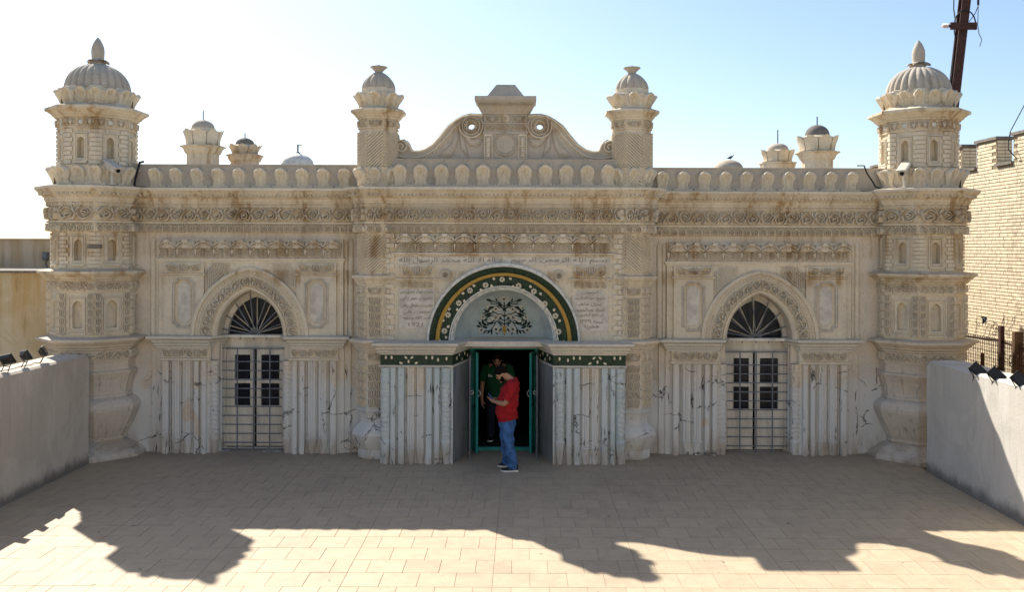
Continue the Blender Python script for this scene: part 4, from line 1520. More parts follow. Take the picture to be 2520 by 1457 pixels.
def zx(xz, yz, y=-.5):
    """survey point on the arch, read from an enlargement of the photograph"""
    return X((1650 + xz / 4.0467) / 1.5798, y), Z((1020 + yz / 4.0467) / 1.5798, y)
for xz, yz, r in ((320, 1085, 50), (375, 830, 50), (545, 645, 50), (720, 445, 50), (965, 360, 50), (1225, 270, 46), (1485, 370, 50), (1725, 455, 50), (1895, 650, 50), (2065, 840, 50), (2115, 1090, 50)):
    x, z = zx(xz, yz)
    s = .00104 * r
    f = MB()
    np_ = 8
    for q in range(np_):
        a = q * 2 * pi / np_ + .2
        P = lambda rr, b: (s * rr * math.cos(b), s * rr * math.sin(b))
        f.plate([P(.12, a), P(.75, a - .36), P(1.0, a - .14), P(.93, a), P(1.0, a + .14), P(.75, a + .36)][::-1], .014, 0, .85)
    f.build('flower', 'petal', ring4, (x, -.506, z))
for i, (xz, yz) in enumerate(((345, 1185), (380, 1015), (300, 920), (395, 740), (520, 745), (630, 610), (610, 490), (780, 370), (895, 435), (1060, 372), (1095, 258), (1355, 258), (1395, 380), (1560, 440),
                              (1670, 380), (1830, 495), (1805, 615), (1925, 750), (2045, 745), (2130, 920), (2055, 1025), (2095, 1205), (240, 1232), (2200, 1250))):
    x, z = zx(xz, yz)
    an = random.uniform(0, 2 * pi)
    s = .029
    f = MB()
    f.plate([(s * (a * math.cos(an) - b * math.sin(an)), s * (a * math.sin(an) + b * math.cos(an))) for a, b in ((1.1, 0), (.3, .7), (-.5, .75), (-.9, .3), (-.9, -.3), (-.5, -.75), (.3, -.7))][::-1], .014, 0, .85)
    f.build('bud', 'petal', ring4, (x, -.506, z))

# niche shell (tympanum) and its painted, modelled flower tree
def ty(x, z):
    q = min(1.0, math.hypot(x / .845, (z - AZ) / .885))
    return -.38 + .66 * (1 - q ** 2.2) ** .6
tm = MB()
def tf(u, v):
    a = pi - pi * u
    r = math.sin(v * pi / 2)
    x, z = .845 * r * math.cos(a), AZ + .885 * r * math.sin(a)
    return (x, ty(x, z), z)
tm.grid(tf, 40, 14)
tymp = tm.build('tympanum', 'tymp', portal, smooth=True)
fl = MB()
fl.vprism([(-.95, -.47), (.95, -.47), (.95, .5), (-.95, .5)], 1.90, 1.985)
fl.build('niche_floor', 'ledge', portal)
K = .00104
def TP(xz, yz):
    return ((xz - 1238) * K, 2.015 + (1145 - yz) * K)
def on_t(mb, poly, h):
    n = len(poly)
    cx = sum(p[0] for p in poly) / n
    cz = sum(p[1] for p in poly) / n
    base = [(x, ty(x, z) - .001, z) for x, z in poly]
    top = [(cx + (x - cx) * .85, ty(cx + (x - cx) * .85, cz + (z - cz) * .85) - h, cz + (z - cz) * .85) for x, z in poly]
    mb.add(base + top, [tuple(range(n, 2 * n))] + [(i, (i + 1) % n, (i + 1) % n + n, i + n) for i in range(n)])
def leafpoly(x, z, ang, L, w=.36):
    return [(x + L * (a * math.cos(ang) - b * w * math.sin(ang)), z + L * (a * math.sin(ang) + b * w * math.cos(ang))) for a, b in ((0, .06), (.3, .5), (.6, .5), (1.0, 0), (.6, -.5), (.3, -.5), (0, -.06))][::-1]
stem = MB()
lv = []
stems = [[(1238, 985), (1238, 850), (1238, 700), (1236, 560)],
         [(1236, 960), (1150, 885), (1060, 930), (960, 960), (830, 985), (800, 960)], [(1100, 900), (1050, 990), (1000, 1060), (900, 1060)], [(1236, 890), (1170, 860), (1080, 880), (940, 950)],
         [(1236, 800), (1160, 770), (1040, 740), (960, 790), (880, 800), (880, 760), (920, 745)], [(1236, 810), (1130, 800), (1000, 800), (920, 850)],
         [(1236, 700), (1160, 630), (1090, 640), (980, 690), (930, 720)], [(1236, 680), (1180, 640), (1120, 600), (1020, 590), (1010, 570), (1040, 560)], [(1236, 640), (1160, 590), (1040, 540)],
         [(1200, 940), (1160, 960), (1170, 985), (1195, 965)]]
for sg in (1, -1):
    for st in stems:
        pts = [((p[0] - 1238) * sg * K, 2.015 + (1145 - p[1]) * K) for p in st]
        stem.tube([(x, ty(x, z) - .006, z) for x, z in pts], .0085, 5)
    for xz, yz, deg, L in ((1040, 545, 160, 95), (1120, 560, 110, 60), (1190, 640, 120, 90), (1180, 690, 150, 80), (1000, 640, 200, 70), (1060, 640, 205, 90), (960, 720, 215, 60), (1100, 735, 170, 70), (1030, 760, 190, 90), (960, 740, 140, 70),
                           (960, 790, 185, 80), (960, 860, 200, 70), (1020, 800, 190, 70), (1190, 860, 130, 110), (1130, 870, 165, 90), (1060, 930, 170, 110), (940, 965, 150, 90), (850, 975, 120, 80), (830, 1000, 150, 60), (880, 940, 100, 70),
                           (1050, 990, 250, 90), (1000, 1050, 230, 70), (960, 1010, 170, 80), (1020, 1060, 270, 60), (930, 1060, 220, 60), (1080, 1060, 300, 70), (1190, 960, 140, 70), (1195, 1020, 225, 80), (1236, 760, 100, 70), (1000, 690, 230, 60)):
        a = R(deg)
        x, z = (xz - 1238) * sg * K, 2.015 + (1145 - yz) * K
        lv.append(leafpoly(x, z, a if sg > 0 else pi - a, L * K * 1.3))
trunk = stem.build('painted_stem', 'leafgreen', tymp)
lm = MB()
for p in lv:
    on_t(lm, p, .007)
lm.build('painted_leaf', 'leafgreen', tymp)
def tflower(xz, yz, r, ry=None, centre=True, petals=10):
    x, z = TP(xz, yz)
    ry = ry or r
    f = MB()
    for q in range(petals):
        a = q * 2 * pi / petals
        d = .33
        on_t(f, [(x + r * K * k * math.cos(b), z + ry * K * k * math.sin(b)) for k, b in ((.2, a - .2), (.2, a + .2), (.8, a + d * .85), (1, a + d * .3), (1, a - d * .3), (.8, a - d * .85))][::-1], .016)
    fo = f.build('painted_flower', 'petaldim', tymp)
    if centre:
        g = MB()
        on_t(g, [(x + r * K * .30 * math.cos(b), z + ry * K * .32 * math.sin(b)) for b in (i * pi / 4 for i in range(8))], .022)
        g.build('flower_centre', 'dark', fo)
tflower(1232, 510, 74, 48)
for xz, yz, r in ((1095, 690, 48), (875, 818, 38), (1095, 830, 50), (1095, 1038, 58), (850, 1045, 48)):
    tflower(xz, yz, r * 1.2)
    tflower(2 * 1238 - xz, yz, r * 1.2)
blobs = [(960, 640, 30, 38), (1010, 720, 30, 28), (1165, 690, 34, 26), (1170, 800, 38, 26), (985, 895, 40, 22), (1030, 840, 26, 30), (1235, 750, 26, 36), (1130, 760, 24, 16)]
bm = MB()
for xz, yz, rx, ry in blobs:
    for sg in ((1, -1) if xz != 1235 else (1,)):
        x, z = TP(1238 + (xz - 1238) * sg, yz)
        on_t(bm, [(x + rx * K * math.cos(b), z + ry * K * math.sin(b)) for b in (i * pi / 5 for i in range(10))], .014)
bm.build('painted_bud', 'petaldim', tymp)
ur = MB()
on_t(ur, [TP(*p) for p in ((1195, 985), (1212, 1030), (1196, 1065), (1225, 1105), (1218, 1140), (1258, 1140), (1251, 1105), (1280, 1065), (1264, 1030), (1281, 985))], .016)
ur.build('painted_urn', 'gold', tymp)

# lower portal: splayed piers with pilasters, painted band and ledge
pathL = [(-2.02, -.10), (-2.02, -.835), (-.83, -.835), (-.60, .16), (.60, .16), (.83, -.835), (2.02, -.835), (2.02, -.10)]
led = [(0, 1.80), (.012, 1.805), (.012, 1.825), (.04, 1.845), (.04, 1.86), (.075, 1.90), (.075, 1.92), (.115, 1.955), (.125, 1.96), (.125, 1.997), (.0, 2.005), (-.42, 2.006)]
l = MB()
l.sweep(pathL[:3] + [(-.575, .16)], led)
l.build('ledge', 'ledge', portal)
l = MB()
l.sweep([(-x, y) for x, y in reversed(pathL[:3] + [(-.575, .16)])], led)
l.build('ledge', 'ledge', portal)
l = MB()
l.sweep([(-.575, .16), (.575, .16)], [(0, 1.80), (.03, 1.86), (.03, 1.88), (.10, 1.93), (.10, 1.945), (.16, 1.99), (-.4, 2.0)])
for i in range(9):
    x = -.5 + .125 * i
    l.add([(x - .006, .06, 1.942), (x + .006, .06, 1.942), (x + .006, -.003, 1.995), (x - .006, -.003, 1.995)], [(0, 1, 2, 3)])
l.build('ledge', 'ledge', portal)
for sg in (-1, 1):
    poly = [(-2.02, -.79), (-.855, -.79), (-.60, .2), (-.60, .34), (-2.02, .34)]
    if sg > 0:
        poly = [(-x, y) for x, y in reversed(poly)]
    g = MB()
    g.vprism(poly, -.05, 1.96)
    pier = g.build('pier', 'marble', portal)
    sl = MB()                                          # grey marble slab of the splayed reveal
    pl = [(-.838, -.80), (-.59, .17)]
    q = [(x * (1 if sg < 0 else -1), y) for x, y in pl]
    ox = .004 * (1 if sg < 0 else -1)
    sl.add([(q[0][0] + ox, q[0][1], 0), (q[1][0] + ox, q[1][1], 0), (q[1][0] + ox, q[1][1], 1.60), (q[0][0] + ox, q[0][1], 1.60)], [(0, 1, 2, 3)])
    sl.build('reveal_slab', 'slab', pier)
    bd = MB()
    path = [(-2.02, -.5), (-2.02, -.835), (-.83, -.835), (-.60, .16)]
    if sg > 0:
        path = [(-x, y) for x, y in reversed(path)]
    bd.sweep(path, [(-.03, 1.63), (.0, 1.632), (.0, 1.80), (-.03, 1.80)])
    gb = bd.build('painted_band', 'green', pier)
    mo = MB()
    mo.sweep(path, [(-.03, 1.59), (.008, 1.595), (.022, 1.605), (.022, 1.622), (.008, 1.63), (-.03, 1.633)])
    mo.build('moulding', 'ledge', pier)
    drops = [(1.93, 1.755, 0), (1.835, 1.755, 0), (1.60, 1.755, .9), (1.50, 1.755, -.9), (1.555, 1.69, 0), (1.68, 1.665, 1.2), (1.43, 1.665, -1.2), (1.265, 1.755, 0), (1.165, 1.755, 0), (1.07, 1.72, 0), (.93, 1.74, 0)]
    for dx, dz, an in drops:
        f = MB()
        s = .032
        f.plate([(s * (a * math.cos(an) - b * math.sin(an)), s * (a * math.sin(an) + b * math.cos(an))) for a, b in ((0, 1.1), (-.5, .5), (-.55, -.2), (-.25, -.9), (.25, -.9), (.55, -.2), (.5, .5))], .010, 0, .85)
        f.build('petal', 'petal', gb, (sg * dx, -.837, dz))
    for u, dz in ((.2, 1.72), (.35, 1.76), (.5, 1.67), (.65, 1.75), (.82, 1.70)):
        x, y = .83 + (.60 - .83) * u, -.835 + (.16 + .835) * u
        f = MB()
        s = .028
        f.plate([(s * a, s * b) for a, b in ((0, 1.1), (-.5, .5), (-.55, -.2), (-.25, -.9), (.25, -.9), (.55, -.2), (.5, .5))], .010, 0, .85)
        aa = math.atan2(.995, .23)
        f.build('petal', 'petal', gb, (sg * (x - .004), y, dz), (aa if sg < 0 else -aa))
    mk = lambda u0, u1: (min(sg * u0, sg * u1), max(sg * u0, sg * u1))
    for u0, u1 in ((-1.865, -1.755), (-1.74, -1.61), (-1.285, -1.155), (-1.145, -1.03)):
        b = MB()
        x0, x1 = mk(u0, u1)
        strip(b, x0 + .012, x1 - .012, -.865, -.76, -.05, 1.592)
        b.build('pilaster_strip', 'marble', pier)
    b = MB()
    x0, x1 = mk(-.855, -.825)
    b.box(x0, x1, -.815, -.76, -.05, 1.592)
    b.build('pilaster_strip', 'marble', pier)
    fc = MB()
    for u in (-1.517, -1.362):
        flute_col(fc, sg * u, -.79, .148, .275, 1.592)
        flute_base(fc, sg * u, -.79, .148, 0, .28)
    for u in (-1.60, -1.445, -1.285):
        x0, x1 = mk(u - .006, u + .006)
        fc.box(x0, x1, -.805, -.78, 0, 1.592)
    fc.build('fluted_column', 'low', pier)
    for u in (-1.935, -.94):
        cc = MB()
        chevron_col(cc, sg * u, -.795, .080, -.02, 1.592, 1.36, .42)
        cc.build('chevron_column', 'marble', pier)

# doorway
d = MB()
d.box(-.60, .60, .19, .26, 1.775, 1.845)
d.box(-.60, -.535, .19, .26, 0, 1.775)
d.box(.535, .60, .19, .26, 0, 1.775)
d.box(-.535, .535, .17, .27, 0, .055)
frm = d.build('door_frame', 'teal', portal)
for sg in (-1, 1):
    # folded leaf, swung out: panel with upper glazed hole, local x along the leaf
    lf = MB()
    W = .30
    lf.box(0, .045, -.02, .02, .02, 1.75)
    lf.box(W - .05, W, -.02, .02, .02, 1.75)
    for z0, z1 in ((.02, .14), (.72, .80), (1.66, 1.75)):
        lf.box(.045, W - .05, -.02, .02, z0, z1)
    lf.box(.045, W - .05, -.008, .008, .14, .72)
    a = R(-100) if sg > 0 else R(-80)
    lo = lf.build('door_leaf', 'teal', frm, (sg * .535, .18, 0), R(-104) if sg > 0 else R(-76))
    gp = MB()
    gp.box(.045, W - .05, -.003, .003, .80, 1.66)
    gp.build('pane', 'glass', lo)
    hn = MB()
    hn.tube([(W - .02 + .0, sg * .0 - .03 * sg, 1.10)] + [(W - .02, -sg * (.03 + .035 * math.sin(pi * i / 8)), 1.10 - .11 * i / 8) for i in range(1, 8)] + [(W - .02, -.03 * sg, .99)], .007, 6)
    hn.tube([(W - .02, -.03 * sg, 1.10), (W - .02, 0, 1.10)], .007, 6)
    hn.tube([(W - .02, -.03 * sg, .99), (W - .02, 0, .99)], .007, 6)
    hn.build('handle', 'camera', lo)
    # outer iron gate, open edge-on
    g = MB()
    L = .58
    g.tube([(0, 0, .02), (0, 0, 1.74)], .014, 6)
    g.tube([(L, 0, .02), (L, 0, 1.74)], .017, 8)
    for z in (.03, 1.73):
        g.tube([(0, 0, z), (L, 0, z)], .012, 6)
    gate = g.build('iron_gate', 'iron', portal, (sg * .592, .12, 0), R(-92.5) if sg > 0 else R(-87.5))
    gb_me = None
    for i in range(8):
        bq = MB()
        bq.box(.014, L - .016, -.006, .006, .20 + .19 * i, .216 + .19 * i)
        bq.build('gate_bar', 'iron', gate)
    for i in range(3):
        bq = MB()
        bq.box(.14 * (i + 1) - .006, .14 * (i + 1) + .006, -.007, .007, .03, 1.73)
        bq.build('gate_bar', 'iron', gate)
    rg = MB()
    rg.tube([(L, .028 * math.cos(2 * pi * i / 12) - sg * .035, 1.12 + .028 * math.sin(2 * pi * i / 12)) for i in range(13)], .006, 5)
    rg.build('latch_ring', 'camera', gate)

# ------------------------------------------------------------------ central parapet and pediment
p = MB()
p.box(-2.0, 2.0, -.40, -.20, 4.58, 5.055)
p.box(-2.01, 2.01, -.412, -.19, 5.055, 5.075)
cp = p.build('parapet', 'dome', portal)
for i in range(11):
    place(leaf_mid, 'parapet_leaf', cp, (X(983, -.45) + (X(1496, -.45) - X(983, -.45)) * i / 10, -.396, 4.60))
out = [(962, 390), (962, 372), (968, 357), (980, 345), (994, 342.5), (1005, 351), (1010, 365), (1017, 369.5), (1030, 369.5), (1045, 365), (1063, 353), (1082, 331), (1101, 307), (1120, 293), (1139, 283), (1156, 278.5), (1176, 279), (1190, 281), (1199, 283)]
PYF = -.22
bp = [(X(a, PYF), Z(b, PYF)) for a, b in out]
mid = X(1243, PYF)
bp = [(x - mid, z) for x, z in bp]
hx, hz = X(1158.5, PYF) - mid, Z(310, PYF)
hr = .057
for sg in (-1, 1):
    v = MB()
    # scrolled wing with a round hole: front and back faces as strips, thickness .24
    P = [((x if sg < 0 else -x), z) for x, z in bp]
    zb = 5.03
    x1 = P[-1][0]
    hcx = hx if sg < 0 else -hx
    ring_ = [(hcx + hr * math.cos(2 * pi * i / 20), hz + hr * math.sin(2 * pi * i / 20)) for i in range(20)]
    # silhouette densified to columns, columns clear of the hole are plain quads
    cols = []
    for (xa, za), (xb, zb2) in zip(P, P[1:]):
        cols.append(((xa, za), (xb, zb2)))
    top = P[1:]
    H = []
    y0, y1 = PYF, PYF + .24
    def topz(x):
        best = zb
        for (xa, za), (xb, zb2) in cols:
            lo, hi = min(xa, xb), max(xa, xb)
            if lo - 1e-9 <= x <= hi + 1e-9 and hi - lo > 1e-9:
                best = max(best, za + (zb2 - za) * (x - xa) / (xb - xa))
        return best
    xs = sorted(set([round(q[0], 5) for q in P] + [round(q[0], 5) for q in ring_] + [round(x1 + (P[0][0] - x1) * i / 40, 5) for i in range(41)]))
    for xa, xb in zip(xs, xs[1:]):
        if xb - xa < 1e-5:
            continue
        def hole(x):
            d = hr * hr - (x - hcx) ** 2
            return math.sqrt(d) if d > 0 else 0.0
        ta, tb = topz(xa + 1e-6), topz(xb - 1e-6)
        ha, hb = hole(xa), hole(xb)
        segs = [(zb, ta, zb, tb)] if ha == 0 and hb == 0 else [(zb, hz - ha, zb, hz - hb), (hz + ha, ta, hz + hb, tb)]
        for a0, a1, b0, b1 in segs:
            for yy in (y0, y1):
                v.add([(xa, yy, a0), (xb, yy, b0), (xb, yy, b1), (xa, yy, a1)], [(0, 1, 2, 3)])
        v.add([(xa, y0, ta), (xb, y0, tb), (xb, y1, tb), (xa, y1, ta)], [(0, 1, 2, 3)])
    for i in range(20):
        a, b = ring_[i], ring_[(i + 1) % 20]
        v.add([(a[0], y0, a[1]), (b[0], y0, b[1]), (b[0], y1, b[1]), (a[0], y1, a[1])], [(0, 1, 2, 3)])
    v.add([(P[0][0], y0, zb), (P[0][0], y1, zb), (P[0][0], y1, P[1][1]), (P[0][0], y0, P[1][1])], [(0, 1, 2, 3)])
    wing = v.build('volute_wing', 'dome', cp, (mid, 0, 0))
    r = MB()
    S = lambda pts: [((X(a, PYF) - mid) * (1 if sg < 0 else -1), Z(b, PYF)) for a, b in pts]
    # coping roll following the silhouette
    r.ridge(S([(1000, 349), (1006, 357), (1013, 373), (1030, 374), (1046, 369), (1065, 357), (1084, 336), (1103, 312), (1121, 298), (1140, 288), (1157, 284), (1176, 284), (1188, 286)]), .055, .035, y0=PYF)
    low = [(972, 380), (985, 386), (1005, 390), (1030, 388), (1048, 382), (1068, 369), (1086, 351), (1104, 331), (1120, 312), (1132, 302)]
    r.ridge(S(low), .035, .03, y0=PYF)
    # bead teeth under the roll
    lp = S(low)
    for (xa, za), (xb, zb2) in zip(lp, lp[1:]):
        m = max(1, round(math.hypot(xb - xa, zb2 - za) / .036))
        for i in range(m):
            t = (i + .5) / m
            x, z = xa + (xb - xa) * t, za + (zb2 - za) * t
            r.ridge([(x, z - .028), (x + .01 * sg, z - .060)], .018, .02, y0=PYF)
    c0 = S([(987, 362)])[0]
    r.ridge([(c0[0] + (x if sg < 0 else -x), c0[1] + z) for x, z in spiral(0, 0, .135, R(250), 1.9, 26, -1, .18)], .034, .06, y0=PYF)
    for q in range(20):
        a = 2 * pi * q / 20
        r.ridge([(hcx + .075 * math.cos(a), hz + .075 * math.sin(a)), (hcx + .12 * math.cos(a + .15), hz + .13 * math.sin(a + .15))], .026, .05, y0=PYF)
    r.ridge([(hcx + .150 * math.cos(2 * pi * i / 24), hz + .150 * math.sin(2 * pi * i / 24)) for i in range(25)], .03, .05, y0=PYF)
    r.ridge([(hcx + .085 * math.cos(2 * pi * i / 20), hz + .085 * math.sin(2 * pi * i / 20)) for i in range(21)], .022, .06, y0=PYF)
    r.ridge([(hcx + .205 * math.cos(R(-200 + 230 * i / 14)) * (1 if sg < 0 else -1), hz + .205 * math.sin(R(-200 + 230 * i / 14))) for i in range(15)], .04, .06, y0=PYF)
    r.build('scroll_carving', 'relief', wing)
    dr = MB()
    # draped cloth swags
    for poly in ([(1129, 313), (1124, 330), (1112, 352), (1092, 372), (1078, 383), (1098, 388), (1112, 384), (1122, 366), (1127, 345)], [(1134, 313), (1142, 330), (1156, 343), (1172, 347), (1187, 342), (1182, 356), (1170, 364), (1156, 360), (1144, 346)],
                 [(1131, 318), (1130, 345), (1134, 368), (1146, 382), (1152, 386), (1148, 368), (1142, 346), (1136, 330)]):
        pl = S(poly)
        n = len(pl)
        cx, cz = sum(p[0] for p in pl) / n, sum(p[1] for p in pl) / n
        vsx = [(x, PYF, z) for x, z in pl] + [(cx + (x - cx) * .7, PYF - .035, cz + (z - cz) * .7) for x, z in pl] + [(cx, PYF - .042, cz)]
        dr.add(vsx, [(i, (i + 1) % n, n + (i + 1) % n, n + i) for i in range(n)] + [(n + i, n + (i + 1) % n, 2 * n) for i in range(n)])
        dr.ridge(pl + pl[:1], .012, .012, y0=PYF)
    dr.build('drapery_swag', 'dome', wing)
# centre block
cb = MB()
yB = -.30
x0, x1 = X(1190, yB), X(1296, yB)
mx = (x0 + x1) / 2
hw = (x1 - x0) / 2
zf = lambda py: Z(py, yB)
cb.box(mx - hw, mx + hw, yB, .02, 5.03, zf(303))
cb.sweep([(mx - hw, .02), (mx - hw, yB), (mx + hw, yB), (mx + hw, .02)], [(-.05, zf(331)), (0.004, zf(330)), (.02, zf(329)), (.02, zf(324)), (.004, zf(322)), (.004, zf(306)), (.025, zf(305)), (.025, zf(302)), (0.004, zf(300)), (0.004, zf(282)), (.03, zf(280)), (.03, zf(277)), (.06, zf(272)), (.06, zf(270)), (.10, zf(261)), (.10, zf(258)), (.145, zf(250)), (.155, zf(249)), (.155, zf(239)), (-.05, zf(237))], True)
hw2 = (X(1290, yB) - X(1195, yB)) / 2
t2 = (X(1266, yB) - X(1220, yB)) / 2
cb.add([(mx - hw2, yB - .02, zf(239)), (mx + hw2, yB - .02, zf(239)), (mx + hw2, .1, zf(239)), (mx - hw2, .1, zf(239)), (mx - t2, -.2, zf(205)), (mx + t2, -.2, zf(205)), (mx + t2, -.1, zf(205)), (mx - t2, -.1, zf(205))],
       [(0, 1, 5, 4), (1, 2, 6, 5), (2, 3, 7, 6), (3, 0, 4, 7), (4, 5, 6, 7)])
blk = cb.build('pediment_block', 'dome', cp)
cv = MB()
frieze(cv, mx - hw * .98, mx - .10, zf(301), zf(283), ANTH, .10, .14, yB)
frieze(cv, mx + .10, mx + hw * .98, zf(301), zf(283), ANTH, .10, .14, yB)
for q in range(10):
    b = q * pi / 5
    cv.ridge([(mx + .02 * math.cos(b), zf(291) + .02 * math.sin(b)), (mx + .075 * math.cos(b), zf(291) + .075 * math.sin(b))], .03, .03, y0=yB)
frieze(cv, mx - hw, mx + hw, zf(321), zf(307), ARCHES, .12, .16, yB)
cv.build('carved_frieze', 'relief', blk)
cv = MB()
frieze(cv, mx - hw - .12, mx + hw + .12, zf(263), zf(250), ARCHES, .14, .10, yB - .12)
cv.build('carved_frieze', 'relief', blk)
md = MB()
cz = zf(355)
md.rings([[(mx + r * math.cos(2 * pi * i / 36), y, cz + r * math.sin(2 * pi * i / 36)) for i in range(36)] for r, y in ((.21, yB), (.205, yB - .03), (.165, yB - .035), (.155, yB - .015), (.05, yB - .018), (.004, yB - .018))], True)
for i in range(36):
    a = 2 * pi * i / 36
    md.ridge([(mx + .17 * math.cos(a), cz + .17 * math.sin(a)), (mx + .20 * math.cos(a), cz + .20 * math.sin(a))], .016, .018, y0=yB - .032)
md.build('medallion', 'dome', blk)
for sg in (-1, 1):
    bl = MB()
    cx = mx + sg * (hw - .075)
    bl.box(cx - .065, cx + .065, yB - .02, yB, zf(334), zf(330))
    for i in range(4):
        zz = zf(388) + i * .085
        bl.lathe([(.022, zz), (.045, zz + .02), (.030, zz + .05), (.024, zz + .06), (.042, zz + .07), (.042, zz + .078), (.022, zz + .085)], 10, 0, cx, yB - .01)
    rect_frame(bl, cx - .07, cx + .07, zf(390), zf(331), .012, .014, yB)
    bl.build('baluster', 'relief', blk)

# ------------------------------------------------------------------ turrets and domes on the roof behind
def roof_turret(px, Y, dome, lotus, corn, shaft, spire, mat, dmat, n=8):
    s = (CD + Y) / FPX
    ax = X(px, Y)
    z = lambda py: Z(py, Y)
    m = MB()
    if corn:
        cr, ct, cb_ = corn
        m.lathe([(shaft * s, 4.55), (shaft * s, z(cb_) - .02), (shaft * s * 1.1, z(cb_)), (shaft * s * 1.2, z((ct + cb_) / 2)), (cr * s * .92, z(ct + 4)), (cr * s, z(ct + 3)), (cr * s, z(ct)), (shaft * s, z(ct - 1))], n, R(22.5))
    lt, lr, lb, lbr = lotus
    m.lathe([(lbr * s, z(lb) if corn else 4.55), (lbr * s * .95, z(lb)), (lbr * s * 1.0, z((lt + lb) / 2)), (lbr * s * 1.08, z(lt + 4)), (dome[0] * s * 1.1, z(lt + 1)), (dome[0] * s * 1.08, z(dome[2]))], 16, R(22.5))
    o = m.build('roof_turret', mat, mosque, (ax, Y, 0))
    H = z(lt) - z(lb)
    lf = MB()
    def fn(u, v):
        q = u * 2 - 1
        w = lbr * s * .40 * (1.0 if v < .6 else (1 - ((v - .6) / .4) ** 2.4 * .95)) * (.85 + .3 * v)
        return (q * w, -(.01 + (lr - lbr) * s * v ** 2.2 + .02 * (1 - q * q)), v * H)
    lf.grid(fn, 6, 7)
    lf.grid(lambda u, v: (fn(u, v)[0], fn(u, v)[1] + .05 + .02 * (1 - v), fn(u, v)[2]), 6, 7)
    lme = lf.mesh('crown_leaf', mat, True)
    for k in range(8):
        a = R(45 * k + 8)
        place(lme, 'crown_leaf', o, (lbr * s * .93 * math.sin(a), -lbr * s * .93 * math.cos(a), z(lb)), a)
    dm = MB()
    dr, dt, db = dome
    dm.lathe([(dr * s * math.cos(pi / 2 * i / 9), z(db) + (z(dt) - z(db)) * math.sin(pi / 2 * i / 9)) for i in range(9)] + [(.01, z(dt))], 28)
    dd = dm.build('dome', dmat, o, smooth=True)
    if spire:
        sp = MB()
        sp.tube([(0, 0, z(dt) - .02), (0, 0, z(spire))], .016, 6)
        sp.build('spire', 'iron', dd)
    return o
roof_turret(499, 6, (27.5, 297, 319), (323, 50, 362, 39), (54, 363, 381), 38, 275, 'stone', 'dome')
roof_turret(602, 7, (23, 341, 359), (359, 43, 384, 30), (45, 384, 399), 34, 329, 'vase', 'darkdome')
roof_turret(1913, 7, (26, 350, 367), (367, 43, 396, 33), (46, 398, 414), 36, 317, 'stone', 'dome')
roof_turret(2010, 6, (29.5, 304.5, 332), (333, 53, 370, 41), (54, 372, 390), 37.5, 284, 'stone', 'darkdome')
def roof_dome(px, Y, r, top, spire, mat):
    s = (CD + Y) / FPX
    m = MB()
    h = r * s * .78
    zb = Z(top, Y) - h
    m.lathe([(r * s * 1.06, 4.5), (r * s * 1.06, zb), (r * s * 1.06, zb + .03)] + [(r * s * math.cos(pi / 2 * i / 10), zb + .03 + (h - .03) * math.sin(pi / 2 * i / 10)) for i in range(10)] + [(.01, zb + h)], 32)
    o = m.build('roof_dome', mat, mosque, (X(px, Y), Y, 0), smooth=True)
    if spire:
        sp = MB()
        z0 = zb + h
        sp.tube([(0, 0, z0 - .02), (0, 0, Z(spire, Y))], .022, 6)
        sp.lathe([(.07, z0 - .01), (.04, z0 + .03), (.02, z0 + .05)], 8)
        zz = Z(spire, Y)
        sp.tube([(-.02, 0, zz - .03), (.07, 0, zz - .02), (.10, 0, zz - .03)], .012, 5)
        sp.lathe([(.015, zz - .10), (.035, zz - .08), (.015, zz - .06)], 8)
        sp.build('spire', 'iron', o)
    return o
roof_dome(732, 6, 38, 379, 357, 'white')
rd = roof_dome(1792, 6, 36, 391, None, 'dome')
# ------------------------------------------------------------------ courtyard walls
def yard_wall(name, x_in, x_out, label, mat, ys0):
    sg = 1 if x_in > x_out else -1
    m = MB()
    # profile across the wall with eased edges, swept towards the camera; end near the tower rounds up to it
    w = abs(x_in - x_out)
    rs = []
    ys = [ys0, ys0 - .06, ys0 - .16, ys0 - .4, -1.8, -2.4, -3, -4, -5, -6, -8, -10, -13, -16.5]
    for y in ys:
        h = 1.80 - (.0 if y < -.9 else .0)
        h -= (.07 if y > ys0 - .01 else .02 if y > ys0 - .1 else 0)
        sec = [(0, -.05), (.012, .6), (0.0, 1.2), (.004, h - .03), (.035, h), (w * .5, h + .012), (w - .04, h), (w, h - .04), (w, -.05)]
        rs.append([(x_in - sg * a, y, z) for a, z in sec])
    m.rings(rs, False)
    m.add(rs[-1], [tuple(range(9))])
    m.add(rs[0], [tuple(range(9))])
    return tag(m.build(name, mat), label, 'wall')
yard_wall('courtyard_wall', -6.80, -7.34, 'low rendered courtyard wall carrying floodlights that throw their shadows on the floor', 'yard', -.86)
yard_wall('courtyard_wall', 6.80, 7.34, 'low pale courtyard wall in front of the brick building, partly sunlit', 'yardpale', -1.22)

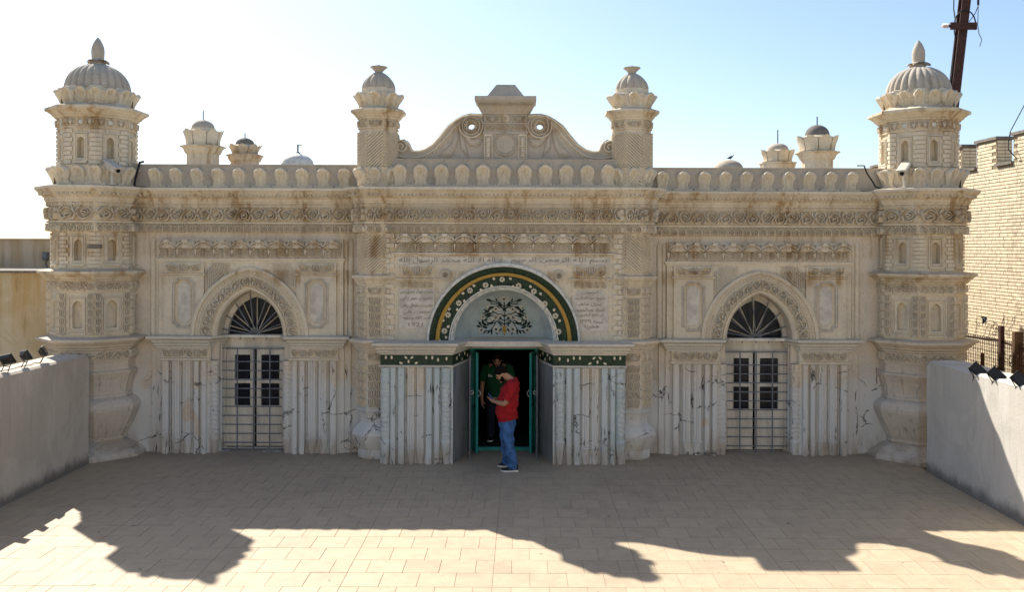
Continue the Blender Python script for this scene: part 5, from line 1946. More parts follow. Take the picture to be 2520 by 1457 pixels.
# ------------------------------------------------------------------ floodlights on the walls
def floodlight(loc, yaw, tilt, label, lean=0.0):
    root = tag(empty('floodlight', loc, yaw), label, 'floodlight', 'floodlights on the courtyard walls')
    root.scale = (.85, .85, .85)
    leg = MB()
    leg.tube([(-.07, .05, 0), (-.06, .0, .10), (-.125, 0, .21)], .008, 5)
    leg.tube([(.07, .05, 0), (.06, .0, .10), (.125, 0, .21)], .008, 5)
    leg.tube([(-.06, 0, .10), (.06, 0, .10)], .008, 5)
    leg.build('bracket', 'black', root)
    h = MB()
    # dished housing with cooling fins
    rs = []
    for w, hh, y in ((.120, .085, -.035), (.125, .09, -.02), (.125, .09, .0), (.085, .06, .035), (.06, .045, .045)):
        rs.append([(-w, y, -hh), (w, y, -hh), (w, y, hh), (-w, y, hh)])
    h.rings(rs, True, False, True)
    for i in range(5):
        x = -.06 + .03 * i
        h.box(x - .004, x + .004, .03, .065, -.05, .05)
    ho = h.build('housing', 'black', root, (0, 0, .21))
    ho.rotation_euler = (tilt, lean, 0)
    gl = MB()
    gl.box(-.108, .108, -.034, -.028, -.075, .075)
    gl.build('lamp_glass', 'black', ho)
    return root
floodlight((-6.93, -2.02, 1.80), R(112), R(-28), 'black floodlight on the wall nearest the domed tower, with its white face showing edge-on')
floodlight((-6.90, -2.55, 1.80), R(140), R(-28), 'black floodlight on thin legs, middle of three on the wall by the ochre building', .15)
floodlight((-6.90, -3.02, 1.80), R(165), R(-28), 'black floodlight cut by the picture edge on the wall by the stained ochre building', .2)
floodlight((6.84, -2.72, 1.66), R(-30), R(-25), 'black floodlight tilted as a diamond on the pale wall close to the small fence stake', .75)
floodlight((6.84, -3.22, 1.66), R(-35), R(-25), 'black floodlight tilted as a diamond on the pale wall below the tall iron fence post', .75)
floodlight((6.84, -3.80, 1.68), R(-40), R(-25), 'black floodlight cut by the picture edge on the sunlit end of the pale wall', .75)
wr = MB()
wr.tube([(-6.95, -2.06, 1.81), (-6.97, -2.2, 1.825), (-6.94, -2.35, 1.815), (-6.98, -2.55, 1.82), (-6.95, -2.8, 1.818), (-6.99, -3.04, 1.82)], .006, 5)
tag(wr.build('power_cable', 'cable'), 'thin black cable joining the floodlights along the wall top beside the ochre building', 'cable')

# ------------------------------------------------------------------ security cameras on the cornice
def cctv(loc, yaw, label):
    root = tag(empty('security_camera', loc, yaw), label, 'camera', 'security cameras on the towers')
    p = MB()
    p.tube([(0, 0, 0), (0, 0, .24)], .022, 8)
    p.lathe([(.055, 0), (.055, .012), (.025, .02)], 10)
    p.build('post', 'camera', root)
    b = MB()
    b.rings([[(-.06, y, -.05), (.06, y, -.05), (.07, y, .01), (.055, y, .055), (-.055, y, .055), (-.07, y, .01)] for y in (-.19, .16)], True, True, True)
    b.rings([[(-.082, y, .045), (.082, y, .045), (.082, y, .062), (.06, y, .075), (-.06, y, .075), (-.082, y, .062)] for y in (-.25, .18)], True, True, True)
    bo = b.build('housing', 'camera', root, (0, 0, .30))
    bo.rotation_euler = (R(22), 0, 0)
    l = MB()
    l.lathe([(.001, 0), (.035, 0), (.035, .02), (.001, .02)], 12)
    l.v = [(x, -.195 + z * -.5, y) for x, y, z in l.v]
    l.build('lens', 'glass', bo)
    return root
cctv((-6.55, -.62, 4.60), R(55), 'beige security camera on a post before the tower beside the ochre building, pointing down')
cctv((6.70, -.60, 4.60), R(-35), 'beige security camera on a post before the tower beside the brick building')

cb_ = MB()
cb_.tube([(X(2112, .0), .05, 5.03), (X(2125, -.05), -.06, 5.02), (X(2132, -.1), -.12, 4.88), (X(2143, -.1), -.16, 4.74), (X(2153, -.2), -.22, 4.64), (X(2165, -.3), -.32, 4.61)], .013, 6)
tag(cb_.build('cable', 'cable'), 'black cable drooping over the parapet beside the tower near the brick building', 'cable')
cb_ = MB()
cb_.tube([(X(352, .1), .1, 5.06), (X(346, .0), -.05, 5.03), (X(341, -.1), -.14, 4.90), (X(335, -.15), -.2, 4.72), (X(333, -.2), -.25, 4.62)], .022, 6)
tag(cb_.build('cable', 'cable'), 'short black cable over the parapet end beside the tower near the ochre building', 'cable')

# ------------------------------------------------------------------ pigeon on the roof dome
bz = Z(391, 6) - .0
bd = MB()
bx, by = X(1797, 6), 6.0
def ell(cx, cz, rx, rz, n=10):
    return cx, cz, rx, rz
rs = []
for t, r, zz in ((-.17, .012, .03), (-.12, .035, .05), (-.06, .062, .07), (0, .07, .085), (.06, .062, .10), (.095, .04, .13), (.11, .032, .155), (.125, .034, .175), (.145, .026, .18), (.165, .008, .172)):
    rs.append([(t, r * .8 * math.cos(2 * pi * i / 10), zz + r * math.sin(2 * pi * i / 10)) for i in range(10)])
bd.rings(rs, True, True, True)
bd.add([(-.15, -.03, .035), (-.15, .03, .035), (-.27, .04, .01), (-.27, -.04, .01), (-.15, 0, .05), (-.27, 0, .02)], [(0, 1, 2, 3), (0, 4, 5, 3), (1, 4, 5, 2)])
bd.tube([(0, -.02, .04), (.01, -.02, -.03)], .008, 5)
bd.tube([(0, .02, .04), (.01, .02, -.03)], .008, 5)
bd.tube([(.16, 0, .172), (.19, 0, .165)], .007, 5, .002)
bd.M = None
pg = bd.build('pigeon', 'bird', None, (bx, by, Z(391, 6) + .015), 0, True)
pg.scale = (.5, .5, .5)
tag(pg, 'dark pigeon perched on top of the small plain roof dome', 'bird')

# ------------------------------------------------------------------ ochre neighbour building
nb = tag(empty('neighbour_building', (-10, .6, 0)), 'plain ochre stained building with a flat roof edge beside the domed tower', 'building')
m = MB()
m.box(-9, 3.4, -.1, .1, -.05, 3.09)
m.build('wall', 'neigh', nb)
m = MB()
m.box(-9, -1.55, -.125, -.1, -.05, 3.0)
m.build('wall', 'yard', nb)
m = MB()
m.box(-9, 3.45, -.16, 4, 3.09, 3.13)
m.build('roof_edge', 'cap', nb)
m = MB()
m.box(-9, 3.2, 2.0, 2.2, 3.13, 3.70)
m.box(-9, 3.22, 1.96, 2.24, 3.70, 3.725)
m.build('roof_parapet', 'neighup', nb)
m = MB()
lx = X(115.5, 2.6) + 10
lz = Z(634, 2.6)
m.rings([[(lx - w, y, lz + h), (lx + w, y, lz + h), (lx + w * .8, y, lz - h), (lx - w * .8, y, lz - h)] for w, h, y in ((.05, .07, 2.0), (.06, .08, 1.96), (.05, .06, 1.90))], True, False, True)
m.tube([(lx, 1.98, lz - .07), (lx - .02, 1.97, lz - .16), (lx + .03, 1.97, lz - .22), (lx - .02, 1.97, lz - .30)], .012, 5)
m.build('wall_lamp', 'iron', nb)

# ------------------------------------------------------------------ battlemented brick building
BX = 10.4
bk = tag(empty('brick_building', (BX, 5, 0)), 'buff brick building with battlements and dark stone copings', 'building')
core = MB()
TOP = 5.36
core.box(.010, .34, -12, 3.6, -.05, TOP)
ymer = []
y = 18.77 - CD - 5
k0 = y - 1.47 * 7
merl = [(k0 + 1.47 * i, k0 + 1.47 * i + .86) for i in range(12)]
for a, b in merl:
    core.box(.010, .33, a + .01, b - .01, TOP, 5.92)
wallo = core.build('wall', 'mortar', bk)
cp_ = MB()
cp_.box(-.035, .38, -.03, .89, 0, .06)
cpm = cp_.mesh('coping', 'cap')
sl_ = MB()
sl_.box(-.05, .36, -.02, .63, 0, .055)
slm = sl_.mesh('coping', 'cap')
for a, b in merl:
    place(cpm, 'coping', bk, (0, a, 5.92))
    place(slm, 'coping', bk, (0, b, TOP - .02))
def brick_mesh(L):
    q = MB()
    q.box(0, .03, .005, L - .005, .005, .062)
    q.v = [(x if x > 0 else x + (.0025 if False else 0), y, z) for x, y, z in q.v]
    return q
bs, bh = brick_mesh(.205), brick_mesh(.105)
bsm, bhm = bs.mesh('brick', 'brick'), bh.mesh('brick', 'brick')
lay = []
C = .0725
nrow = int(5.92 / C)
for r in range(nrow):
    z = r * C
    y = -12 + (.05 if r % 2 else .0)
    j = r % 2
    while y < 3.5:
        L = .205 if (j % 2 == 0) else .105
        yc = y + L / 2
        ok = True
        if z + C > TOP:
            ok = any(a <= y and y + L <= b for a, b in merl)
        if ok:
            d = CD + 5 + yc
            px = 1283 + (BX - CX) * FPX / d
            py = 610 + (CH - z) * FPX / d
            vis = 2362 < px < 2530 and py < 915
            lay.append((0 if vis else 1, d, y, z, L))
        y += L
        j += 1
lay.sort()
far = MB()
for i, (nv, d, y, z, L) in enumerate(lay):
    jit = random.uniform(-.003, .003)
    if i < 300 and not nv:
        place(bsm if L > .15 else bhm, 'brick', bk, (jit, y, z))
    elif -6 < y:
        src = bs if L > .15 else bh
        far.add([(a + jit, b + y, c + z) for a, b, c in src.v], src.f)
tag(far.build('brick', 'brick', bk), kind='stuff')
eb = MB()                                              # brick ends of the merlons
for a, b in merl:
    for r in range(7):
        eb.box(.02, .17, a - .004, a + .02, TOP + .04 + r * C, TOP + .097 + r * C)
        eb.box(.18, .32, a - .004, a + .02, TOP + .04 + r * C, TOP + .097 + r * C)
tag(eb.build('brick_end', 'brick', bk), kind='stuff')
gw = MB()
gw.tube([(0, 0, 0), (0, -1.2, 1.1)], .010, 5)
gw.tube([(.05, .1, 0), (-.05, .0, -.25), (-.1, -.1, -.4), (.02, -.2, -.6)], .012, 5)
tag(gw.build('guy_wire', 'cable', None, (BX - .05, 18.15 - CD, 6.02)), 'thin dark wire rising from the coping of the brick battlements', 'wire')

# ------------------------------------------------------------------ wire fence
FXX = 9.0
def fx(px):
    return (FXX - CX) * FPX / (px - 1283) - CD        # y of a point on the fence plane
fe = tag(empty('wire_fence', (FXX, 0, 0)), 'rusty chain link fence with iron and timber posts before the brick building', 'fence')
def post(px, top, w, mat, d=.05):
    y = fx(px)
    m = MB()
    z = CH + (610 - top) * (CD + y) / FPX
    m.rings([[(-w / 2 * k, y - d * k, zz), (w / 2 * k, y - d * k, zz), (w / 2 * k, y + d * k, zz), (-w / 2 * k, y + d * k, zz)] for zz, k in ((0, 1.1), (z * .5, 1.02), (z - .02, 1.0), (z, .9))], True, False, True)
    return m.build('fence_post', mat, fe)
post(2465, 798, .075, 'rust', .04)
post(2505, 812, .15, 'oldwood', .04)
post(2419, 865, .05, 'oldwood', .03)
post(2340, 800, .075, 'rust', .04)
rl = MB()
zr = lambda px, py: (0.03, fx(px), CH + (610 - py) * (CD + fx(px)) / FPX)
rl.tube([zr(2330, 816), zr(2370, 823), zr(2420, 830), zr(2466, 836)], .022, 6)
rl.build('fence_rail', 'rust', fe)
rl = MB()
rl.tube([zr(2466, 838), zr(2500, 850), zr(2560, 868)], .022, 6)
rl.build('fence_rail', 'oldwood', fe)
ml = MB()
ya, yb = fx(2335), fx(2600)
ya, yb = min(ya, yb), max(ya, yb)
h0, h1 = .9, 1.95
p_ = .065
n = int((yb - ya) / p_)
rows = int((h1 - h0) / p_)
for i in range(n):
    for ph in (0, 1):
        pts = []
        for r in range(rows + 1):
            off = (r + ph) % 2
            pts.append((.0 + .006 * (off * 2 - 1), ya + i * p_ + p_ * (.5 if off else 0) + (p_ * .5 if ph and False else 0), h0 + r * p_ * 1.0))
        ml.tube(pts, .006, 3, cap=False)
tag(ml.build('chain_mesh', 'rust', fe), kind='stuff')
cr = MB()
random.seed(11)
for i in range(16):
    px = random.uniform(2366, 2500)
    base = random.uniform(820, 838)
    pts = []
    dx = random.uniform(-12, 22)
    hh = random.uniform(10, 62)
    for t in range(7):
        u = t / 6
        q = zr(px + dx * u + random.uniform(-2, 2), base - hh * math.sin(pi * u * .8) + random.uniform(-2, 2))
        pts.append((q[0] + random.uniform(-.05, .05), q[1], q[2]))
    cr.tube(pts, .0045, 4)
cr.build('dead_creeper', 'oldwood', fe)
tw = MB()
for i in range(26):
    px = random.choice((random.uniform(2478, 2500), random.uniform(2440, 2520)))
    py = random.uniform(865, 930)
    a = random.uniform(0, 2 * pi)
    L = random.uniform(.08, .26)
    q = Vector(zr(px, py))
    q.x -= .08
    e2 = q + Vector((random.uniform(-.05, .05), L * math.cos(a), abs(L * math.sin(a)) * .6))
    tw.tube([tuple(q), tuple((q + e2) / 2 + Vector((0, 0, .02))), tuple(e2)], .006, 4, .002)
tag(tw.build('dry_twig', 'oldwood', fe), kind='stuff')
rag = MB()
q = zr(2421, 778)
rag.grid(lambda u, v: (q[0] + .02 * math.sin(9 * u + 5 * v), q[1] - .06 + .16 * u + .03 * math.sin(8 * v), q[2] + .02 - (.14 + .05 * math.sin(11 * u)) * v), 7, 6)
rag.build('torn_rag', 'black', fe)

# ------------------------------------------------------------------ leaning utility pole
PYL = 6.0
pol = tag(empty('utility_pole', (X(2345, PYL), PYL, 0)), 'leaning rusty steel utility pole with a crossarm behind the domed tower', 'pole')
ox = X(2345, PYL)
top = Vector((X(2376, PYL) - ox, 0, Z(-40, PYL)))
mid_ = Vector((X(2348, PYL) - ox, 0, Z(215, PYL)))
dirv = (top - mid_).normalized()
foot = mid_ - dirv * (mid_.z / dirv.z)
m = MB()
def ibeam(p0, p1, w, d, t):
    ax_ = (p1 - p0).normalized()
    sx = Vector((0, 1, 0)).cross(ax_).normalized()
    sy = Vector((0, 1, 0))
    sec = [(-w, -d), (w, -d), (w, -d + t), (t / 2, -d + t), (t / 2, d - t), (w, d - t), (w, d), (-w, d), (-w, d - t), (-t / 2, d - t), (-t / 2, -d + t), (-w, -d + t)]
    m.rings([[tuple(p + sx * a + sy * b) for a, b in sec] for p in (p0, p1)], True, True, True)
ibeam(foot, top, .105, .10, .022)
m.build('mast', 'rust', pol)
m = MB()
zc = Z(63, PYL)
m.box(X(2330, PYL) - ox, X(2394, PYL) - ox, -.17, -.11, zc - .085, zc + .085)
m.box(X(2325, PYL) - ox, X(2332, PYL) - ox, -.16, -.12, zc - .03, zc + .03)
m.build('crossarm', 'rust', pol)
m = MB()
cx = X(2366, PYL) - ox
m.tube([(cx + .24 * math.cos(pi * i / 12) * 1.05, -.14, zc + .05 + .33 * math.sin(pi * i / 12)) for i in range(13)], .018, 6)
m.build('bent_rod', 'black', pol)
m = MB()
ix = X(2319, PYL) - ox
m.lathe([(.02, -.10), (.06, -.08), (.03, -.05), (.065, -.02), (.03, .01), (.06, .04), (.02, .07)], 10)
m.v = [(ix + z * .9, -.14 + y, zc + x) for x, y, z in m.v]
m.build('insulator', 'insul', pol)
w = MB()
w.tube([(X(2341, PYL) - ox, -.1, Z(-30, PYL)), (X(2339, PYL) - ox, -.12, Z(20, PYL)), (X(2344, PYL) - ox, -.1, Z(48, PYL)), (X(2341, PYL) - ox, -.1, Z(70, PYL)), (X(2344, PYL) - ox, -.1, Z(92, PYL)), (X(2340, PYL) - ox, -.1, Z(130, PYL)), (X(2338, PYL) - ox, -.08, Z(170, PYL)), (X(2335, PYL) - ox, -.06, Z(200, PYL)), (X(2337, PYL) - ox, 0, Z(225, PYL))], .014, 5)
w.tube([(X(2400, PYL) - ox, -.1, Z(-30, PYL)), (X(2400, PYL) - ox, -.1, Z(12, PYL)), (X(2393, PYL) - ox, -.1, Z(30, PYL)), (X(2384, PYL) - ox, -.12, Z(42, PYL)), (X(2376, PYL) - ox, -.14, Z(52, PYL))], .010, 5)
w.tube([(X(2400, PYL) - ox, -.1, Z(10, PYL)), (X(2399, PYL) - ox, -.1, Z(60, PYL)), (X(2402, PYL) - ox, -.1, Z(80, PYL)), (X(2409, PYL) - ox, -.1, Z(95, PYL)), (X(2404, PYL) - ox, -.1, Z(112, PYL))], .009, 5)
w.tube([(X(2344, PYL) - ox, -.1, Z(88, PYL)), (X(2355, PYL) - ox, -.14, Z(82, PYL)), (X(2366, PYL) - ox, -.14, Z(80, PYL))], .010, 5)
w.build('wire', 'cable', pol)
m = MB()
m.tube([(X(2400, PYL) - ox, -.1, Z(-12, PYL)), (X(2400, PYL) - ox, -.1, Z(10, PYL))], .028, 6)
m.build('cable_clamp', 'black', pol)
# ------------------------------------------------------------------ people
def ellipsoid(mb, c, r, nu=16, nv=10, M=None):
    rs = []
    for j in range(1, nv):
        th = pi * j / nv
        ring = []
        for i in range(nu):
            a = 2 * pi * i / nu
            p = Vector((c[0] + r[0] * math.sin(th) * math.cos(a), c[1] + r[1] * math.sin(th) * math.sin(a), c[2] - r[2] * math.cos(th)))
            ring.append(tuple(M @ p if M else p))
        rs.append(ring)
    mb.rings(rs, True, True, True)

def limb(mb, pts, n=10):
    """tapering limb through (point, radius) pairs with round ends, finely stepped"""
    P = []
    for (p, r), (q, s) in zip(pts, pts[1:]):
        for i in range(4):
            t = i / 4
            P.append((Vector(p).lerp(Vector(q), t), r + (s - r) * t))
    P.append((Vector(pts[-1][0]), pts[-1][1]))
    prev = None
    rs = []
    for i, (p, r) in enumerate(P):
        t = (P[min(i + 1, len(P) - 1)][0] - P[max(0, i - 1)][0]).normalized()
        ref = Vector((1, 0, 0)) if abs(t.x) < .9 else Vector((0, 1, 0))
        a = t.cross(ref).normalized() if prev is None else (prev - t * prev.dot(t)).normalized()
        prev = a
        b = t.cross(a)
        rs.append([tuple(p + (a * math.cos(2 * pi * k / n) + b * math.sin(2 * pi * k / n)) * r) for k in range(n)])
    mb.rings(rs, True, True, True)

def fuse(mb, name, mat, parent, voxel, smooth_it=4):
    """one continuous skin from the overlapping volumes"""
    me = mb.mesh(name, mat)
    o = bpy.data.objects.new(name, me)
    col.objects.link(o)
    m = o.modifiers.new('remesh', 'REMESH')
    m.mode = 'VOXEL'
    m.voxel_size = voxel
    s = o.modifiers.new('smooth', 'SMOOTH')
    s.iterations = smooth_it
    s.factor = .5
    dg = bpy.context.evaluated_depsgraph_get()
    ev = bpy.data.meshes.new_from_object(o.evaluated_get(dg))
    ev.name = name
    bpy.data.objects.remove(o)
    ev.polygons.foreach_set('use_smooth', [True] * len(ev.polygons))
    ev.materials.clear()
    ev.materials.append(MAT[mat])
    return place(ev, name, parent)

def hand(mb, wrist, direction, palm_n, side, curl):
    """palm, four unequal fingers bent at the knuckles and a thumb from the side of the palm"""
    d = Vector(direction).normalized()
    n = Vector(palm_n).normalized()
    s = d.cross(n).normalized() * side
    w = Vector(wrist)
    limb(mb, [(w - d * .01, .026), (w + d * .04, .030), (w + d * .085, .024)])
    for k in (-1, 1):
        limb(mb, [(w + d * .02 + s * k * .014, .020), (w + d * .085 + s * k * .024, .017)], 8)
    for k, L in ((-1.5, .062), (-.5, .074), (.5, .078), (1.5, .068)):
        b = w + d * .088 + s * k * .019
        p1 = b + (d * math.cos(curl * .5) + n * math.sin(curl * .5)) * L * .45
        p2 = p1 + (d * math.cos(curl) + n * math.sin(curl)) * L * .32
        p3 = p2 + (d * math.cos(curl * 1.5) + n * math.sin(curl * 1.5)) * L * .25
        limb(mb, [(b - d * .02, .0105), (b, .0105), (p1, .0095), (p2, .0088), (p3, .0075)], 8)
    b = w + d * .035 + s * 1.5 * .020
    q1 = b + (s * .6 + d * .6 + n * .45).normalized() * .042
    q2 = q1 + (d * .8 + n * .5).normalized() * .035
    limb(mb, [(b - s * .01, .013), (q1, .0115), (q2, .0095)], 8)

def head(mb, c, tilt, turn=0.0):
    M = Matrix.Translation(c) @ Matrix.Rotation(turn, 4, 'Z') @ Matrix.Rotation(tilt, 4, 'Y')
    ellipsoid(mb, (.010, 0, .030), (.098, .077, .092), M=M)
    ellipsoid(mb, (-.025, 0, -.020), (.068, .066, .085), M=M)
    ellipsoid(mb, (-.042, 0, -.078), (.052, .048, .048), M=M)
    ellipsoid(mb, (-.074, 0, -.100), (.022, .024, .020), M=M)      # chin
    ellipsoid(mb, (-.075, 0, .028), (.022, .055, .014), M=M)       # brow
    ellipsoid(mb, (-.098, 0, -.022), (.018, .013, .012), M=M)      # nose tip
    ellipsoid(mb, (-.088, 0, -.004), (.014, .010, .026), M=M)      # nose bridge
    ellipsoid(mb, (-.083, 0, -.058), (.012, .024, .007), M=M)      # lips
    ellipsoid(mb, (-.083, 0, -.070), (.011, .021, .007), M=M)
    for s in (-1, 1):
        ellipsoid(mb, (.012, s * .079, -.012), (.020, .010, .033), M=M)   # ear
        ellipsoid(mb, (-.060, s * .042, -.025), (.022, .020, .022), M=M)  # cheek
    return M

def face_bits(root, M, beard):
    ey = MB()
    for s in (-1, 1):
        ellipsoid(ey, (-.083, s * .031, .008), (.010, .014, .008), 10, 6, M)
        ellipsoid(ey, (-.090, s * .032, .033), (.008, .022, .006), 10, 6, M)
    ey.build('eyes_and_brows', 'hair', root, smooth=True)
    hr = MB()
    def fh(u, v):
        a = 2 * pi * u
        # high over the forehead, down in front of the ear, low at the nape
        c = math.cos(a)
        lim = R(60) + R(70) * (.5 + .5 * c) ** .7 + R(14) * max(0.0, math.sin(abs(a - pi) * 2.0)) * (1 if abs(a - pi) < pi / 2 else 0)
        lim += R(3) * math.sin(a * 9)
        th2 = v * lim
        thick = 1.0 + (.05 * math.sin(th2) * (1 if c < 0 else .3)) + .014 * math.sin(a * 11 + v * 14)
        if v > .93:
            thick *= .95
        x, y, z = math.sin(th2) * math.cos(a), math.sin(th2) * math.sin(a), math.cos(th2)
        return tuple(M @ Vector((.012 + .106 * thick * x, .083 * thick * y, .034 + .108 * thick * z)))
    hr.grid(fh, 36, 14)
    hr.build('hair', 'hair', root, smooth=True)
    if beard:
        bd = MB()
        def fb(u, v):
            a = pi + (u - .5) * R(230)
            e = abs(u - .5) * 2
            th = R(102) - R(52) * e ** 2.2 + v * (R(62) + R(30) * e ** 2)
            x, y, z = math.sin(th) * math.cos(a), math.sin(th) * math.sin(a), math.cos(th)
            return tuple(M @ Vector((-.030 + .066 * x, .069 * y, -.052 + .074 * z)))
        bd.grid(fb, 18, 8)
        ellipsoid(bd, (-.088, 0, -.046), (.010, .030, .006), 10, 6, M)
        bd.build('beard', 'hair', root, smooth=True)

def cloth_rings(mb, secs, n=28, wr=.006, seed=0, cap=False):
    """tailored tube: each section (centre x, centre y, z, half depth x, half width y, front-back tilt)"""
    rnd = random.Random(seed)
    ph = [rnd.uniform(0, 6.28) for _ in range(6)]
    S = []
    for a, b in zip(secs, secs[1:]):
        for i in range(4):
            t = i / 4
            S.append([x + (y - x) * t for x, y in zip(a, b)])
    S.append(list(secs[-1]))
    rs = []
    for k, (cx, cy, z, rx, ry, tl) in enumerate(S):
        ring = []
        for i in range(n):
            a = 2 * pi * i / n
            w = 1 + wr / max(rx, .05) * (math.sin(3 * a + ph[0] + k * .55) * .6 + math.sin(5 * a - k * .8 + ph[1]) * .5 + math.sin(2 * a + k * 1.25 + ph[2]) * .5)
            ring.append((cx + rx * w * math.cos(a), cy + ry * w * math.sin(a), z - tl * math.cos(a)))
        rs.append(ring)
    mb.rings(rs, True, cap, cap)

def tube_cloth(mb, pts, n=18, wr=.004, seed=1):
    rnd = random.Random(seed)
    P = []
    for (p, r), (q, s) in zip(pts, pts[1:]):
        for i in range(4):
            t = i / 4
            P.append((Vector(p).lerp(Vector(q), t), r + (s - r) * t))
    P.append((Vector(pts[-1][0]), pts[-1][1]))
    prev = None
    rs = []
    ph = rnd.uniform(0, 6)
    for i, (p, r) in enumerate(P):
        t = (P[min(i + 1, len(P) - 1)][0] - P[max(0, i - 1)][0]).normalized()
        ref = Vector((1, 0, 0)) if abs(t.x) < .9 else Vector((0, 1, 0))
        a = t.cross(ref).normalized() if prev is None else (prev - t * prev.dot(t)).normalized()
        prev = a
        b = t.cross(a)
        rs.append([tuple(p + (a * math.cos(2 * pi * k / n) + b * math.sin(2 * pi * k / n)) * (r + wr * math.sin(3 * 2 * pi * k / n + i * .9 + ph) + wr * .7 * math.sin(2 * 2 * pi * k / n - i * 1.3))) for k in range(n)])
    mb.rings(rs, True)

def shoe(root, heel, toe, y, name='shoe'):
    L = toe - heel
    sh, so = MB(), MB()
    prof = ((0.0, .030, .050, .085), (.06, .036, .06, .112), (.22, .040, .06, .128), (.34, .042, .045, .118), (.5, .044, .0, .088), (.7, .048, 0, .058), (.85, .046, 0, .048), (.95, .034, 0, .040), (1.0, .014, 0, .032))
    rs, r2 = [], []
    for t, w, _, h in prof:
        x = heel + L * t
        rs.append([(x, y + w * math.cos(2 * pi * i / 12), .026 + max(0.0, (h - .026)) * max(0.0, math.sin(2 * pi * i / 12)) + min(0, math.sin(2 * pi * i / 12)) * .004) for i in range(12)])
        lift = .012 * max(0, t - .75) / .25
        r2.append([(x + L * .01 * (1 if t > .5 else -1), y - w * 1.06, lift), (x, y - w * 1.10, .022 + lift * .6 + (.010 if t < .3 else 0)), (x, y + w * 1.10, .022 + lift * .6 + (.010 if t < .3 else 0)), (x + L * .01 * (1 if t > .5 else -1), y + w * 1.06, lift)])
    sh.rings(rs, True, True, True)
    so.rings(r2, True, True, True)
    o = sh.build(name, 'shoe', root, smooth=True)
    so.build('sole', 'sole', o)

def pt(xz, yz, y=0.0):
    return ((xz - 622) / 638.8, y, (1393 - yz) / 638.8)

# man in red, in profile, looking down at the phone in his hands
man = tag(empty('person', (X(1743.0 / 1.5798 + 0 - 0, 0) * 0 + X((1750 + 622 / 2.649) / 1.5798, -1.14), -1.14, 0)), 'bearded man in red T-shirt and jeans looking down at his phone outside the doorway', 'person')
b = MB()
hc = Vector((-.135, 0, 1.535))
Mh = head(b, hc, R(-33))
limb(b, [((.055, 0, 1.36), .065), ((.02, 0, 1.44), .058), ((-.06, 0, 1.50), .054), ((-.11, 0, 1.54), .055)], 14)
limb(b, [((-.03, 0, .80), .125), ((-.05, 0, 1.0), .135), ((-.01, 0, 1.2), .125), ((.02, 0, 1.36), .10)], 16)
for s in (-1, 1):
    limb(b, [((.02, s * .08, 1.36), .085), ((.03, s * .175, 1.375), .062), ((-.01, s * .225, 1.25), .050), ((-.06, s * .235, 1.115), .043), ((-.10, s * .225, 1.085), .041)])
    wy = -.085 if s < 0 else .06
    wz = 1.10 if s < 0 else 1.115
    limb(b, [((-.085, s * .23, 1.088), .043), ((-.16, s * .165, 1.095), .039), ((-.235, wy, wz), .027)])
    hand(b, (-.24, wy, wz), (-.72, -s * .62, .18), (-.35, -s * .6, .55), -s, 1.1)
    hipx, kx, ax = (-.03, -.02, .045) if s < 0 else (-.05, -.075, -.055)
    ay = -.155 if s < 0 else .165
    limb(b, [((hipx, s * .085, .80), .088), ((kx, s * .115, .45), .058), ((ax, ay, .09), .042)], 12)
    limb(b, [((ax + .02, ay, .06), .034), ((ax - .06, ay, .04), .028), ((ax - .14, ay, .028), .018)], 10)
fuse(b, 'body', 'skin', man, .0068, 5)
face_bits(man, Mh, True)
ts = MB()
cloth_rings(ts, [(-.035, 0, .80, .158, .178, -.034), (-.05, 0, .90, .172, .19, -.012), (-.052, 0, 1.0, .176, .195, 0), (-.034, 0, 1.1, .166, .198, 0), (-.014, 0, 1.2, .155, .205, .0), (.004, 0, 1.3, .148, .212, .0), (.022, 0, 1.375, .122, .205, -.01), (.034, 0, 1.425, .095, .15, -.025), (.028, 0, 1.455, .072, .080, -.035)], 40, .011, 3)
tsh = ts.build('t_shirt', 'redcloth', man, smooth=True)
for s in (-1, 1):
    sl = MB()
    tube_cloth(sl, [((.03, s * .12, 1.385), .085), ((.032, s * .185, 1.375), .083), ((.015, s * .225, 1.29), .078), ((-.03, s * .24, 1.20), .077), ((-.055, s * .245, 1.155), .079)], 18, .005, 4 + s)
    sl.build('sleeve', 'redcloth', tsh, smooth=True)
lb = MB()
lb.box(.118, .128, -.095, -.07, 1.135, 1.185)
lb.build('pale_patch', 'petal', tsh)
jn = MB()
cloth_rings(jn, [(-.045, 0, .86, .128, .150, 0), (-.045, 0, .80, .138, .160, 0), (-.045, 0, .73, .146, .175, 0), (-.045, 0, .68, .13, .168, 0)], 28, .004, 9)
jeans = jn.build('jeans', 'denim', man, smooth=True)
for s in (-1, 1):
    lg = MB()
    hx, kx, ax = (-.035, -.015, .05) if s < 0 else (-.055, -.08, -.05)
    ay = -.155 if s < 0 else .165
    tube_cloth(lg, [((hx, s * .080, .80), .105), ((hx, s * .088, .70), .106), ((hx * .5 + kx * .5, s * .105, .58), .094), ((kx, s * .12, .45), .080), ((kx * .4 + ax * .6, ay * .9, .28), .076), ((ax, ay, .14), .068), ((ax - .004, ay, .085), .073), ((ax - .012, ay, .048), .078)], 24, .009, 12 + s)
    lg.build('trouser_leg', 'denim', jeans, smooth=True)
shoe(man, .135, -.145, -.155)
shoe(man, .02, -.205, .165)
ph = tag(empty('phone', (man.location.x - .300, man.location.y - .01, 1.165)), 'small blue phone held in both hands by the man in the red T-shirt', 'phone')
m = MB()
m.box(-.006, .006, -.036, .036, -.07, .07)
m.build('case', 'phone', ph).rotation_euler = (0, R(-38), 0)
m = MB()
m.box(.006, .0075, -.032, .032, -.062, .062)
m.build('screen', 'glass', ph).rotation_euler = (0, R(-38), 0)

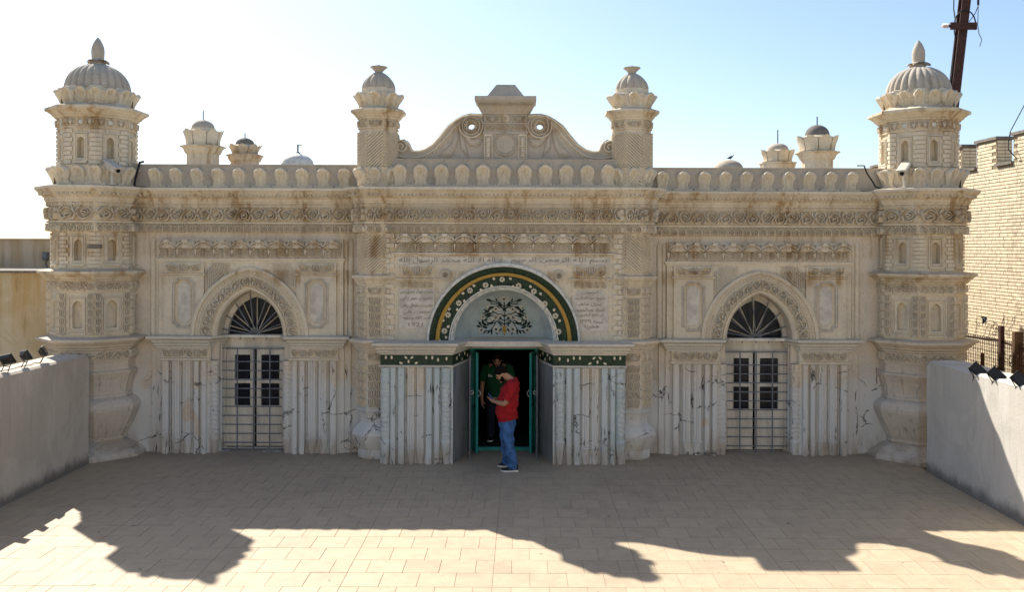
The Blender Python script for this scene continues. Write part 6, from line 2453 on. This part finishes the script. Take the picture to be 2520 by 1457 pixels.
# man in green, just inside the doorway, facing out with his head bowed
gm = tag(empty('person', (-.135, .72, .06), R(90)), 'man in a dark green T-shirt standing in the dim doorway with his head bowed', 'person')
b = MB()
Mg = head(b, Vector((-.075, 0, 1.475)), R(-30))
limb(b, [((.03, 0, 1.30), .065), ((.0, 0, 1.39), .060), ((-.05, 0, 1.46), .056)], 14)
limb(b, [((0, 0, .80), .135), ((-.02, 0, 1.0), .14), ((0, 0, 1.2), .13), ((.02, 0, 1.31), .11)], 16)
for s in (-1, 1):
    limb(b, [((.02, s * .09, 1.31), .09), ((.02, s * .20, 1.32), .066), ((.0, s * .255, 1.13), .050), ((-.01, s * .275, .99), .043)])
    limb(b, [((-.01, s * .275, 1.0), .043), ((-.05, s * .285, .88), .038), ((-.085, s * .275, .765), .028)])
    hand(b, (-.088, s * .274, .755), (-.12, -s * .08, -1), (-.3, -s, 0), -s, .45)
    limb(b, [((0, s * .09, .78), .09), ((-.01, s * .11, .44), .06), ((.01, s * .12, .09), .043)], 12)
    limb(b, [((.02, s * .12, .06), .034), ((-.06, s * .125, .04), .028), ((-.14, s * .13, .028), .018)], 10)
fuse(b, 'body', 'skin', gm, .0075, 5)
face_bits(gm, Mg, True)
ts = MB()
cloth_rings(ts, [(-.01, 0, .76, .165, .20, 0), (-.02, 0, .90, .172, .205, 0), (-.02, 0, 1.05, .165, .21, 0), (-.005, 0, 1.18, .158, .225, 0), (.005, 0, 1.28, .14, .235, 0), (.012, 0, 1.335, .115, .215, 0), (.02, 0, 1.375, .09, .13, -.02), (.015, 0, 1.40, .072, .082, -.03)], 32, .006, 21)
tg = ts.build('t_shirt', 'greencloth', gm, smooth=True)
for s in (-1, 1):
    sl = MB()
    tube_cloth(sl, [((.015, s * .14, 1.315), .09), ((.015, s * .21, 1.305), .088), ((.005, s * .25, 1.20), .080), ((-.005, s * .27, 1.08), .080)], 18, .005, 30 + s)
    sl.build('sleeve', 'greencloth', tg, smooth=True)
Mt = Matrix.Translation((-.165, 0, 0)) @ Matrix.Rotation(R(-90), 4, 'Z')
lettering('Re', 'shirt_print', -.155, -.085, 1.175, 1.225, -.002, 'sole', tg, .004, True, 0.01, M=Mt)
jn = MB()
cloth_rings(jn, [(0, 0, .82, .145, .165, 0), (0, 0, .72, .145, .172, 0), (0, 0, .66, .13, .165, 0)], 24, .004, 9)
jg = jn.build('trousers', 'navy', gm, smooth=True)
for s in (-1, 1):
    lg = MB()
    tube_cloth(lg, [((0, s * .08, .80), .10), ((-.005, s * .10, .60), .092), ((-.01, s * .11, .44), .078), ((.01, s * .12, .2), .066), ((.01, s * .12, .06), .068)], 16, .005, 40 + s)
    lg.build('trouser_leg', 'navy', jg, smooth=True)
shoe(gm, .07, -.19, -.125)
shoe(gm, .07, -.19, .125)
